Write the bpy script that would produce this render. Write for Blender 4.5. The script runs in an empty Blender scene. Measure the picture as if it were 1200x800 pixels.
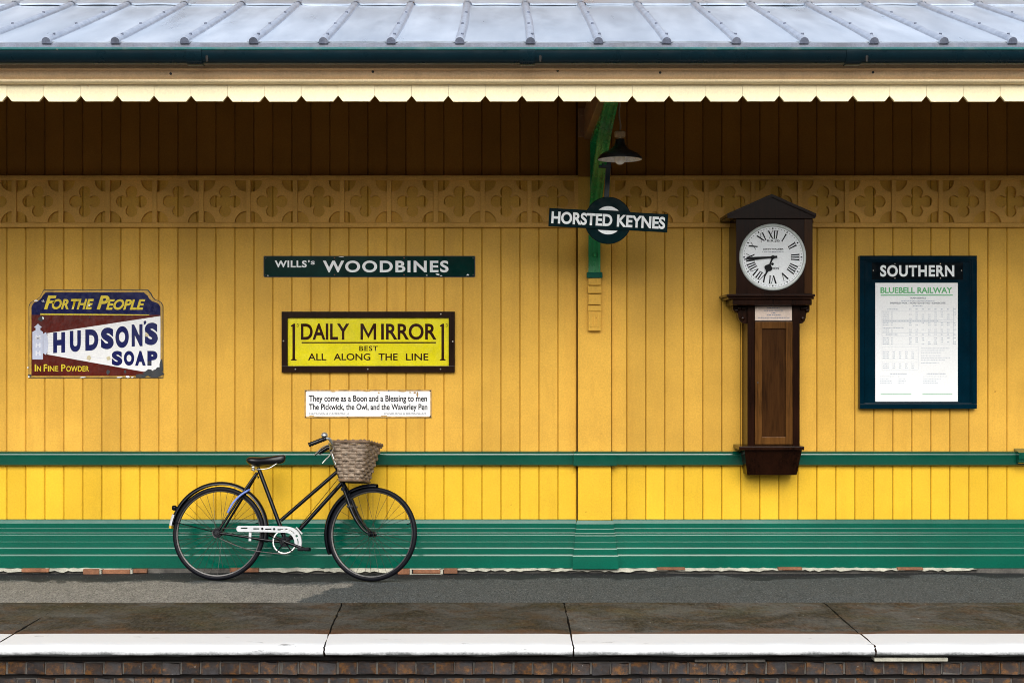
import bpy, bmesh, math, random
from mathutils import Vector, Matrix
R = math.radians
random.seed(7)
SC = bpy.context.scene
COL = SC.collection

# ------------------------------------------------------------------ camera, sky, sun, exposure
DW = 10.8          # metres from the lens to the wall face
EYE = 1.6          # lens height over the platform at the wall
F = 1710.0         # focal length in photo pixels (1200 wide)
VX, VY = 590.0, 415.0   # vanishing point of lines square to the wall

cam_d = bpy.data.cameras.new('camera'); cam = bpy.data.objects.new('camera', cam_d); COL.objects.link(cam)
cam.location = (0, -DW, EYE); cam.rotation_euler = (R(90), 0, 0)
cam_d.sensor_width = 36; cam_d.lens = 36 * F / 1200
cam_d.shift_x = (600 - VX) / 1200; cam_d.shift_y = (VY - 400) / 1200
cam_d.clip_end = 2000
SC.camera = cam

SUN_EL, SUN_AZ = 36.0, -8.0     # elevation; azimuth measured from straight out of the wall, minus = from the left
world = bpy.data.worlds.new('World'); SC.world = world; world.use_nodes = True
wn = world.node_tree; wn.nodes.clear()
sky = wn.nodes.new('ShaderNodeTexSky'); sky.sky_type = 'NISHITA'; sky.sun_disc = False
sky.sun_elevation = R(SUN_EL); sky.sun_rotation = R(180 + SUN_AZ)
sky.dust_density = 2.0; sky.air_density = 1.0; sky.ozone_density = 1.0
hs = wn.nodes.new('ShaderNodeHueSaturation'); hs.inputs['Saturation'].default_value = 0.55
bg = wn.nodes.new('ShaderNodeBackground'); bg.inputs['Strength'].default_value = 0.11
wo = wn.nodes.new('ShaderNodeOutputWorld')
wn.links.new(sky.outputs[0], hs.inputs['Color']); wn.links.new(hs.outputs[0], bg.inputs[0]); wn.links.new(bg.outputs[0], wo.inputs[0])

sun_d = bpy.data.lights.new('sun', 'SUN'); sun_d.energy = 1.4; sun_d.angle = R(46); sun_d.color = (1.0, 0.97, 0.92)
sun = bpy.data.objects.new('sun', sun_d); COL.objects.link(sun)
sd = Vector((math.sin(R(SUN_AZ)) * math.cos(R(SUN_EL)), -math.cos(R(SUN_AZ)) * math.cos(R(SUN_EL)), math.sin(R(SUN_EL))))
sun.rotation_euler = (-sd).to_track_quat('-Z', 'Y').to_euler()
sun.location = sd * 30

SC.view_settings.view_transform = 'Standard'; SC.view_settings.look = 'None'
SC.view_settings.gamma = 1.0; SC.view_settings.use_curve_mapping = False
SC.view_settings.exposure = 1.2
SC.cycles.filter_width = 1.0
SC.cycles.use_denoising = True; SC.cycles.use_adaptive_sampling = False
SC.cycles.denoising_prefilter = 'ACCURATE'; SC.cycles.denoising_input_passes = 'RGB_ALBEDO_NORMAL'

# ------------------------------------------------------------------ measuring helpers
def WX(px, d=0.0): return (px - VX) * (DW - d) / F
def WZ(py, d=0.0): return EYE + (VY - py) * (DW - d) / F

# ------------------------------------------------------------------ materials
def srgb(r, g, b):
    f = lambda c: (c / 255 / 12.92) if c / 255 <= 0.04045 else ((c / 255 + 0.055) / 1.055) ** 2.4
    return (f(r), f(g), f(b))

class NT:
    """tiny node helper"""
    def __init__(s, name):
        s.m = bpy.data.materials.new(name); s.m.use_nodes = True
        s.t = s.m.node_tree; s.t.nodes.clear()
        s.out = s.t.nodes.new('ShaderNodeOutputMaterial')
        s.b = s.t.nodes.new('ShaderNodeBsdfPrincipled'); s.t.links.new(s.b.outputs[0], s.out.inputs[0])
        s.geo = s.t.nodes.new('ShaderNodeNewGeometry'); s.oi = s.t.nodes.new('ShaderNodeObjectInfo')
        s.pos = s.geo.outputs['Position']
    def link(s, a, b): s.t.links.new(a, b)
    def scaled(s, sc):
        n = s.t.nodes.new('ShaderNodeVectorMath'); n.operation = 'MULTIPLY'; n.inputs[1].default_value = sc
        s.link(s.pos, n.inputs[0]); return n.outputs[0]
    def objcoord(s, sc=(1, 1, 1)):
        """object coordinates shifted by the object's random number, so alike pieces differ"""
        tc = s.t.nodes.new('ShaderNodeTexCoord')
        n = s.t.nodes.new('ShaderNodeVectorMath'); n.operation = 'MULTIPLY_ADD'; n.inputs[1].default_value = sc
        s.link(tc.outputs['Object'], n.inputs[0])
        m = s.t.nodes.new('ShaderNodeMath'); m.operation = 'MULTIPLY'; m.inputs[1].default_value = 91.7
        s.link(s.oi.outputs['Random'], m.inputs[0]); s.link(m.outputs[0], n.inputs[2]); return n.outputs[0]
    def noise(s, scale, detail=4, rough=0.6, vec=None, dist=0.0):
        n = s.t.nodes.new('ShaderNodeTexNoise'); n.inputs['Scale'].default_value = scale
        n.inputs['Detail'].default_value = detail; n.inputs['Roughness'].default_value = rough; n.inputs['Distortion'].default_value = dist
        s.link(vec if vec is not None else s.pos, n.inputs['Vector']); return n.outputs['Fac']
    def ramp(s, fac, a, b, ca=0.0, cb=1.0):
        n = s.t.nodes.new('ShaderNodeMapRange'); n.clamp = True
        n.inputs[1].default_value = a; n.inputs[2].default_value = b; n.inputs[3].default_value = ca; n.inputs[4].default_value = cb
        s.link(fac, n.inputs[0]); return n.outputs[0]
    def math(s, op, a, b):
        n = s.t.nodes.new('ShaderNodeMath'); n.operation = op
        for i, v in enumerate((a, b)):
            if isinstance(v, (int, float)): n.inputs[i].default_value = v
            else: s.link(v, n.inputs[i])
        return n.outputs[0]
    def mix(s, fac, a, b, blend='MIX'):
        n = s.t.nodes.new('ShaderNodeMix'); n.data_type = 'RGBA'; n.blend_type = blend
        for sock, v in ((n.inputs[0], fac), (n.inputs[6], a), (n.inputs[7], b)):
            if isinstance(v, (int, float)): sock.default_value = v
            elif isinstance(v, tuple): sock.default_value = (*v[:3], 1)
            else: s.link(v, sock)
        return n.outputs[2]
    def xyz(s):
        n = s.t.nodes.new('ShaderNodeSeparateXYZ'); s.link(s.pos, n.inputs[0]); return n.outputs
    def set(s, key, v):
        i = s.b.inputs[key]
        if isinstance(v, (int, float)): i.default_value = v
        elif isinstance(v, tuple): i.default_value = (*v[:3], 1)
        else: s.link(v, i)
    def bump(s, h, strength=0.3, dist=0.002):
        n = s.t.nodes.new('ShaderNodeBump'); n.inputs['Strength'].default_value = strength; n.inputs['Distance'].default_value = dist
        s.link(h, n.inputs['Height']); s.link(n.outputs[0], s.b.inputs['Normal'])

def paint(name, col, rough=0.4, vary=0.10, piece=0.05, bump=0.12, dirt=0.0, dirtcol=(0.05, 0.035, 0.02), spec=0.5, scale=1.0, metal=0.0, coat=0.0):
    """painted surface: slow tone drift, per-piece tone, brush grain, sparse dirt specks"""
    t = NT(name)
    low = t.noise(1.6 * scale, 4, 0.6)
    fine = t.noise(78, 4, 0.8)
    v = t.ramp(low, 0.3, 0.7, 1 - vary, 1 + vary)
    v = t.math('MULTIPLY', v, t.ramp(t.oi.outputs['Random'], 0, 1, 1 - piece, 1 + piece))
    v = t.math('MULTIPLY', v, t.ramp(fine, 0.28, 0.72, 0.93 - vary * 0.6, 1.07 + vary * 0.6))
    base = t.mix(1.0, col, v, 'MULTIPLY')
    if dirt > 0:
        streak = t.noise(1.0, 5, 0.65, t.scaled((9, 9, 1.3)))
        base = t.mix(t.ramp(streak, 0.52, 0.80, 0, dirt), base, dirtcol)
        speck = t.noise(26, 1, 0.5)
        base = t.mix(t.ramp(speck, 0.80, 0.83, 0, 0.75), base, dirtcol)
    t.set('Base Color', base)
    t.set('Roughness', t.ramp(t.noise(8 * scale, 3), 0.3, 0.7, max(0.03, rough - 0.06), rough + 0.06))
    t.set('Specular IOR Level', spec); t.set('Metallic', metal)
    if coat: t.set('Coat Weight', coat); t.b.inputs['Coat Roughness'].default_value = 0.08
    if bump: t.bump(t.noise(60 * scale, 4, 0.65, t.scaled((1, 1, 0.25))), bump, 0.002)
    return t.m

def flat(name, col, rough=0.5, spec=0.5, metal=0.0):
    return paint(name, col, rough, 0.05, 0.0, 0.04, 0, spec=spec, metal=metal)

M = {}
M['ochre'] = paint('ochre_paint', (0.60, 0.338, 0.048), 0.45, 0.14, 0.08, 0.2, 0.34, (0.36, 0.17, 0.02), spec=0.15)
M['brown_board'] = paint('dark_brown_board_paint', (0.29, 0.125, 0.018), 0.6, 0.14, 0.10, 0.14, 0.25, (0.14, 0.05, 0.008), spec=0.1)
M['yellow'] = paint('yellow_paint', (0.66, 0.40, 0.024), 0.42, 0.10, 0.07, 0.2, 0.26, (0.38, 0.20, 0.01), spec=0.18)
M['fret'] = paint('frieze_paint', (0.66, 0.365, 0.085), 0.55, 0.16, 0.08, 0.2, 0.25, (0.30, 0.16, 0.03), spec=0.12)
M['groove'] = flat('groove_paint', (0.07, 0.035, 0.008), 0.8, 0.1)
M['green'] = paint('green_gloss_paint', (0.0003, 0.082, 0.050), 0.16, 0.14, 0.0, 0.07, 0.12, (0.0004, 0.06, 0.04), spec=0.25, coat=0.25)
M['green_dark'] = paint('green_rail_paint', (0.0006, 0.060, 0.036), 0.14, 0.10, 0.0, 0.06, 0.0, spec=0.6, coat=0.35)
M['green_iron'] = paint('green_bracket_paint', (0.012, 0.26, 0.07), 0.28, 0.25, 0.0, 0.2, 0.25, (0.004, 0.03, 0.02))
M['cream'] = paint('cream_valance_paint', (0.85, 0.75, 0.47), 0.45, 0.05, 0.05, 0.10, 0.10, (0.62, 0.36, 0.10))
M['fascia'] = paint('tan_fascia_paint', (0.74, 0.53, 0.31), 0.5, 0.10, 0.0, 0.15, 0.25, (0.28, 0.16, 0.08))
M['bead'] = paint('cream_bead_paint', (0.82, 0.66, 0.40), 0.45, 0.08, 0.0, 0.12, 0.2, (0.4, 0.22, 0.1))
M['gutter'] = paint('teal_gutter_paint', (0.0008, 0.011, 0.017), 0.3, 0.2, 0.0, 0.1, 0.2, (0.004, 0.005, 0.005), spec=0.3)
M['gutter_rim'] = paint('worn_teal_rim_paint', (0.002, 0.085, 0.085), 0.4, 0.3, 0.0, 0.2, 0.3, (0.25, 0.25, 0.22))
M['soffit'] = paint('brown_soffit_paint', (0.10, 0.055, 0.022), 0.7, 0.15, 0.05, 0.2)
M['beam'] = paint('brown_beam_paint', (0.26, 0.13, 0.05), 0.6, 0.2, 0.0, 0.2)
M['iron_black'] = flat('black_iron', (0.012, 0.010, 0.009), 0.5)
M['white_paint_worn'] = flat('white_enamel_paint', (0.78, 0.77, 0.72), 0.4)

def zinc():
    t = NT('zinc_roof_sheet')
    oc = t.objcoord()
    a = t.noise(2.2, 6, 0.62, t.scaled((2.4, 0.5, 0.5)))
    b = t.noise(30, 4, 0.6)
    scr = t.noise(1.0, 3, 0.5, t.scaled((70, 5, 5)))
    c = t.mix(t.ramp(a, 0.32, 0.70), (0.46, 0.53, 0.62), (0.62, 0.68, 0.76))
    c = t.mix(t.ramp(b, 0.60, 0.85, 0, 0.22), c, (0.32, 0.35, 0.42))
    c = t.mix(t.ramp(scr, 0.66, 0.8, 0, 0.4), c, (0.70, 0.73, 0.78))
    v = t.ramp(t.oi.outputs['Random'], 0, 1, 0.86, 1.08)
    t.set('Base Color', t.mix(1.0, c, v, 'MULTIPLY'))
    t.set('Metallic', 0.45); t.set('Roughness', t.ramp(a, 0.3, 0.7, 0.26, 0.40))
    t.bump(t.noise(3.0, 4, 0.55), 0.25, 0.02); return t.m
M['zinc'] = zinc()
def lead():
    t = NT('weathered_lead_roll')
    a = t.noise(14, 6, 0.7); b = t.noise(1, 4, 0.6, t.scaled((25, 4, 25)))
    c = t.mix(t.ramp(a, 0.3, 0.7), (0.38, 0.43, 0.52), (0.58, 0.63, 0.71))
    c = t.mix(t.ramp(b, 0.5, 0.75, 0, 0.3), c, (0.24, 0.27, 0.34))
    t.set('Base Color', c); t.set('Metallic', 0.5); t.set('Roughness', 0.33); t.bump(a, 0.22, 0.003); return t.m
M['lead'] = lead()
M['lead_dark'] = paint('dark_lead', (0.10, 0.115, 0.16), 0.5, 0.35, 0.0, 0.4, 0.3, (0.35, 0.36, 0.38), scale=4)

def asphalt():
    t = NT('platform_asphalt')
    x, y, z = t.xyz()
    gv = t.scaled((1, 0.35, 1)); grain = t.noise(95, 5, 0.8, gv); med = t.noise(16, 6, 0.7, gv); big = t.noise(1.2, 5, 0.6)
    vor = t.t.nodes.new('ShaderNodeTexVoronoi'); vor.inputs['Scale'].default_value = 62; t.link(gv, vor.inputs['Vector'])
    dark = t.mix(t.ramp(grain, 0.36, 0.66), (0.018, 0.022, 0.0235), (0.125, 0.138, 0.138))
    pale = t.mix(t.ramp(grain, 0.36, 0.66), (0.070, 0.068, 0.060), (0.335, 0.325, 0.29))
    # an older, paler patch of surfacing left of the bicycle's front wheel
    wob = t.ramp(t.noise(2.2, 4, 0.6), 0.2, 0.8, -0.22, 0.22)
    edge = t.math('ADD', t.math('ADD', x, wob), t.math('MULTIPLY', y, -0.25))
    pm = t.ramp(edge, -0.99, -0.95, 1, 0)
    far = t.math('ADD', t.math('ADD', y, t.ramp(t.noise(1.7, 5, 0.6, t.scaled((1, 0.2, 0))), 0.25, 0.75, -0.25, 0.25)), t.ramp(x, -2.3, -0.9, 0.0, 0.12))
    pm = t.math('MULTIPLY', pm, t.ramp(far, -0.52, -0.40, 1, 0))
    c = t.mix(pm, dark, pale)
    # damp, dirty margin along the foot of the wall
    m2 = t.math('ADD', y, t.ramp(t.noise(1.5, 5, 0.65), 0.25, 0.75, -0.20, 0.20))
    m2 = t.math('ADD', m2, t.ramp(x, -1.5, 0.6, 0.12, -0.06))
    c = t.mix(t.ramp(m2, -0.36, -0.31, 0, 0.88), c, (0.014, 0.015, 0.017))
    c = t.mix(t.ramp(med, 0.42, 0.75, 0, 0.4), c, (0.05, 0.05, 0.046))
    c = t.mix(t.ramp(vor.outputs['Distance'], 0.14, 0.09, 0, 0.6), c, (0.42, 0.42, 0.40))
    c = t.mix(t.ramp(t.noise(4.5, 2, 0.5), 0.74, 0.79, 0, 0.6), c, (0.30, 0.28, 0.22))
    t.set('Base Color', c); t.set('Roughness', t.ramp(m2, -0.38, -0.3, 0.85, 0.6)); t.set('Specular IOR Level', 0.12)
    t.bump(t.math('ADD', grain, t.math('MULTIPLY', med, 1.5)), 0.7, 0.006); return t.m
M['asphalt'] = asphalt()

def slabstone():
    t = NT('damp_brown_stone')
    oc = t.scaled((1.3, 1.5, 1))
    a = t.noise(1.7, 7, 0.66, oc, 0.6); b = t.noise(4.5, 6, 0.66, oc, 0.4); g = t.noise(60, 5, 0.8, t.scaled((1, 0.35, 1))); gr = t.noise(1.1, 4, 0.6, oc)
    c = t.mix(t.ramp(a, 0.42, 0.60), (0.010, 0.009, 0.008), (0.066, 0.064, 0.057))
    c = t.mix(t.ramp(b, 0.50, 0.60, 0, 0.7), c, (0.052, 0.030, 0.016))
    c = t.mix(t.ramp(gr, 0.52, 0.72, 0, 0.55), c, (0.042, 0.046, 0.022))
    c = t.mix(t.ramp(g, 0.42, 0.72, 0, 0.5), c, (0.125, 0.118, 0.10))
    c = t.mix(t.ramp(g, 0.46, 0.30, 0, 0.6), c, (0.012, 0.010, 0.008))
    c = t.mix(t.ramp(t.noise(34, 2, 0.5), 0.76, 0.79, 0, 0.7), c, (0.42, 0.40, 0.36))
    x, y, z = t.xyz()
    # scuffed orange-brown line where the white paint starts
    e = t.math('ADD', y, t.ramp(t.noise(5, 4, 0.6), 0.3, 0.7, -0.05, 0.05))
    c = t.mix(t.ramp(e, -2.10, -2.17, 0, 0.55), c, (0.11, 0.05, 0.026))
    v = t.ramp(t.oi.outputs['Random'], 0, 1, 0.8, 1.2)
    t.set('Base Color', t.mix(1.0, c, v, 'MULTIPLY'))
    t.set('Roughness', t.ramp(a, 0.35, 0.65, 0.55, 0.8)); t.set('Specular IOR Level', 0.16)
    t.bump(t.math('ADD', t.math('MULTIPLY', b, 3.0), t.math('MULTIPLY', g, 0.5)), 0.8, 0.010); return t.m
M['slab'] = slabstone()

def edgepaint():
    t = NT('worn_white_edge_paint')
    x, y, z = t.xyz()
    n = t.noise(9, 6, 0.7, t.scaled((0.45, 1, 1))); f = t.noise(70, 4, 0.7)
    c = t.mix(t.ramp(f, 0.3, 0.8, 0, 0.15), (0.62, 0.635, 0.64), (0.46, 0.47, 0.475))
    # the nose is rubbed and scraped through to bare dark stone, in ragged patches
    h = t.math('ADD', z, t.math('MULTIPLY', t.math('SUBTRACT', n, 0.5), 0.055))
    h = t.math('ADD', h, t.math('MULTIPLY', t.math('SUBTRACT', f, 0.5), 0.022))
    c = t.mix(t.ramp(h, -0.076, -0.098, 0, 0.92), c, (0.03, 0.035, 0.035))
    c = t.mix(t.ramp(t.noise(6, 5, 0.65, t.scaled((0.5, 2, 2))), 0.655, 0.69, 0, 0.6), c, (0.06, 0.06, 0.06))
    t.set('Base Color', c); t.set('Roughness', 0.55); t.bump(n, 0.35, 0.004); return t.m
M['edge'] = edgepaint()

def brickmat():
    t = NT('stained_platform_brick')
    r = t.oi.outputs['Random']; oc = t.objcoord((1, 1, 1))
    n = t.noise(22, 5, 0.65, oc); b = t.noise(38, 5, 0.75)
    c = t.mix(r, (0.018, 0.012, 0.010), (0.055, 0.026, 0.011))
    c = t.mix(t.ramp(n, 0.47, 0.60), c, (0.125, 0.050, 0.007))
    c2 = t.mix(t.ramp(t.noise(14, 4, 0.6), 0.46, 0.62), c, (0.026, 0.024, 0.026))
    c2 = t.mix(t.ramp(b, 0.46, 0.62, 0, 0.8), c2, (0.016, 0.012, 0.011))
    c2 = t.mix(t.ramp(t.noise(45, 3, 0.6), 0.72, 0.76, 0, 0.7), c2, (0.30, 0.29, 0.28))
    t.set('Base Color', c2); t.set('Roughness', 0.75); t.bump(b, 0.6, 0.006); return t.m
M['brick'] = brickmat()
M['mortar'] = paint('grey_mortar', (0.085, 0.078, 0.068), 0.9, 0.35, 0.0, 0.5, 0.5, (0.03, 0.025, 0.02), scale=6)
M['footing_mortar'] = paint('dirty_footing_mortar', (0.075, 0.07, 0.06), 0.9, 0.5, 0.0, 0.6, 0.6, (0.015, 0.014, 0.013), scale=5)
M['mortar_dark'] = flat('shade_dark_mortar', (0.012, 0.010, 0.009), 0.95)  # near-black: shade under the coping and in the gaps put into the colour
M['footing_brick'] = paint('worn_orange_brick', (0.20, 0.085, 0.040), 0.85, 0.35, 0.15, 0.5, 0.3, (0.08, 0.05, 0.035), scale=8)
M['footing_lime'] = paint('dirty_limewash', (0.38, 0.37, 0.30), 0.85, 0.30, 0.05, 0.5, 0.7, (0.22, 0.21, 0.16), scale=6)
M['bank'] = paint('added_bank_brown', (0.046, 0.038, 0.022), 0.9, 0.5, 0, 0.8, 0.5, (0.016, 0.016, 0.008), scale=1.5)
M['ballast'] = paint('track_ballast', (0.075, 0.062, 0.052), 0.95, 0.4, 0.0, 0.8, 0.4, scale=3)

def wood(name, dark, light, rough=0.2, grain=(60, 60, 3.2)):
    t = NT(name)
    w = t.noise(1.0, 6, 0.62, t.scaled(grain), 1.2); big = t.noise(3.5, 4, 0.6, t.scaled((2, 2, 0.7)))
    c = t.mix(t.ramp(w, 0.30, 0.70), dark, light)
    c = t.mix(t.ramp(big, 0.40, 0.75, 0, 0.55), c, tuple(min(1, q * 1.5) for q in light))
    t.set('Base Color', c); t.set('Roughness', rough); t.set('Specular IOR Level', 0.12); t.bump(w, 0.12, 0.001); return t.m
M['wood'] = wood('dark_polished_oak', (0.0034, 0.0011, 0.0005), (0.0165, 0.0054, 0.0024))
M['wood_warm'] = wood('warm_clock_door_wood', (0.024, 0.0095, 0.0026), (0.105, 0.044, 0.0105))
M['wood_mid'] = wood('clock_panel_wood', (0.009, 0.0034, 0.0011), (0.046, 0.018, 0.0048))
M['frame_brown'] = wood('brown_sign_frame_wood', (0.007, 0.0032, 0.0018), (0.018, 0.0085, 0.005))

M['dial'] = flat('white_dial_enamel', (0.76, 0.79, 0.80), 0.25)
M['bezel'] = flat('pale_bezel_enamel', (0.56, 0.60, 0.57), 0.3)
M['ink'] = flat('black_print', (0.005, 0.0055, 0.007), 0.2, 0.2)
M['ink_grey'] = flat('grey_print', (0.42, 0.46, 0.52), 0.7)
M['ink_mid'] = flat('dark_grey_print', (0.16, 0.18, 0.22), 0.7)
M['brass'] = paint('tarnished_plate', (0.50, 0.40, 0.33), 0.4, 0.15, 0, 0.2, 0.3, (0.2, 0.15, 0.12), scale=5, metal=0.1)
M['paper'] = flat('white_paper', (0.80, 0.81, 0.80), 0.65)
M['paper_green'] = flat('green_print', (0.11, 0.42, 0.16), 0.6)
M['navy'] = paint('navy_enamel', (0.006, 0.008, 0.062), 0.16, 0.3, 0, 0.05, 0.12, (0.05, 0.05, 0.1), scale=5)
M['navy_letter'] = flat('navy_letter_enamel', (0.006, 0.009, 0.085), 0.2)
M['maroon'] = paint('maroon_enamel', (0.085, 0.008, 0.004), 0.2, 0.25, 0, 0.06, 0.2, (0.14, 0.04, 0.008), scale=5)
M['gold'] = paint('gold_yellow_enamel', (0.62, 0.47, 0.012), 0.3, 0.15, 0, 0.1, 0.1, (0.2, 0.1, 0.01), scale=6)
M['gold_dull'] = paint('rusty_gold_border', (0.42, 0.24, 0.02), 0.4, 0.3, 0, 0.2, 0.5, (0.06, 0.03, 0.012), scale=8)
M['enamel_white'] = paint('white_enamel', (0.80, 0.80, 0.79), 0.2, 0.03, 0, 0.05, 0, scale=5)
M['lighthouse'] = flat('pale_lilac_enamel', (0.50, 0.53, 0.64), 0.25)
M['lighthouse_letter'] = flat('pale_letter_enamel', (0.72, 0.73, 0.78), 0.25)
M['chip'] = paint('chipped_black_metal', (0.016, 0.020, 0.024), 0.6, 0.4, 0, 0.4, 0.3, (0.10, 0.06, 0.04), scale=10)
M['filler'] = flat('cream_filler_spot', (0.55, 0.48, 0.30), 0.6)
M['bottle_green'] = paint('bottle_green_enamel', (0.0008, 0.021, 0.017), 0.14, 0.25, 0, 0.05, 0.15, (0.004, 0.03, 0.026), scale=4, spec=0.06)
M['sign_green'] = paint('dark_green_sign_enamel', (0.0012, 0.012, 0.014), 0.14, 0.15, 0, 0.05, 0.1, (0.01, 0.016, 0.016), scale=4, spec=0.08)
M['letter_white'] = flat('white_letter_enamel', (0.80, 0.83, 0.83), 0.25)
M['mirror_yellow'] = paint('acid_yellow_enamel', (0.66, 0.58, 0.003), 0.2, 0.10, 0, 0.05, 0.12, (0.78, 0.62, 0.01), scale=3)
M['brown_letter'] = flat('dark_brown_letter_enamel', (0.028, 0.008, 0.004), 0.15, 0.25)
M['rust'] = paint('rusty_cream_edge', (0.42, 0.26, 0.08), 0.7, 0.45, 0, 0.5, 0.5, (0.13, 0.07, 0.03), scale=12)
M['board_navy'] = paint('navy_noticeboard_paint', (0.0003, 0.0115, 0.021), 0.14, 0.2, 0, 0.1, 0.12, (0.006, 0.02, 0.03), scale=3, spec=0.1)
M['plate_black'] = paint('black_header_plate', (0.0015, 0.004, 0.006), 0.14, 0.2, 0, 0.1, 0, scale=3, spec=0.1)
M['screw'] = flat('dull_screw_metal', (0.35, 0.33, 0.30), 0.35, metal=0.6)

M['bike_black'] = paint('black_bicycle_enamel', (0.0022, 0.0026, 0.0045), 0.2, 0.2, 0, 0.05, 0.10, (0.015, 0.013, 0.012), scale=8, spec=0.22)
M['rubber'] = paint('tyre_rubber', (0.0032, 0.0036, 0.006), 0.5, 0.3, 0, 0.3, 0.25, (0.012, 0.011, 0.010), scale=8, spec=0.12)
M['rim'] = paint('dull_dark_rim_steel', (0.055, 0.052, 0.05), 0.35, 0.3, 0, 0.2, 0.3, (0.05, 0.03, 0.02), scale=10, metal=0.6)
M['spoke'] = flat('rusty_spoke_steel', (0.022, 0.017, 0.014), 0.4, metal=0.3)
M['chrome'] = paint('pitted_chrome', (0.50, 0.50, 0.47), 0.25, 0.2, 0, 0.1, 0.25, (0.12, 0.08, 0.05), scale=14, metal=0.75)
M['leather'] = paint('black_saddle_leather', (0.0028, 0.003, 0.0045), 0.33, 0.25, 0, 0.3, 0.2, (0.02, 0.018, 0.018), scale=10, spec=0.35)
M['guard_white'] = paint('white_chainguard_paint', (0.42, 0.43, 0.44), 0.3, 0.10, 0, 0.1, 0.25, (0.25, 0.21, 0.17), scale=8)
M['blue'] = flat('blue_plastic_cord', (0.12, 0.19, 0.50), 0.4)
M['reflector'] = flat('amber_reflector', (0.60, 0.36, 0.02), 0.2)
def wicker():
    t = NT('weathered_wicker')
    a = t.noise(38, 5, 0.65); b = t.noise(210, 3, 0.6)
    c = t.mix(t.ramp(a, 0.33, 0.67), (0.085, 0.058, 0.038), (0.32, 0.245, 0.175))
    c = t.mix(t.ramp(b, 0.5, 0.8, 0, 0.3), c, (0.06, 0.035, 0.02))
    t.set('Base Color', c); t.set('Roughness', 0.7); t.bump(b, 0.4, 0.002); return t.m
M['wicker'] = wicker()
M['wicker_rim'] = paint('brown_basket_rim', (0.15, 0.095, 0.055), 0.7, 0.35, 0, 0.4, 0.4, (0.05, 0.03, 0.02), scale=12)
M['shade_black'] = flat('black_lamp_enamel', (0.008, 0.008, 0.008), 0.3)
M['shade_white'] = paint('dusty_white_lamp_enamel', (0.78, 0.75, 0.70), 0.35, 0.2, 0, 0.1, 0.3, (0.3, 0.26, 0.2), scale=10)
M['ceramic'] = flat('cream_lampholder', (0.40, 0.27, 0.14), 0.45)
M['cable'] = flat('dusty_brown_flex', (0.34, 0.25, 0.17), 0.7)
def bulbm():
    t = NT('pearl_bulb_glass'); t.set('Base Color', (0.80, 0.78, 0.74)); t.set('Roughness', 0.25)
    t.set('Subsurface Weight', 0.2); t.b.inputs['Subsurface Radius'].default_value = (0.02, 0.02, 0.02); return t.m
M['bulb'] = bulbm()

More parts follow.
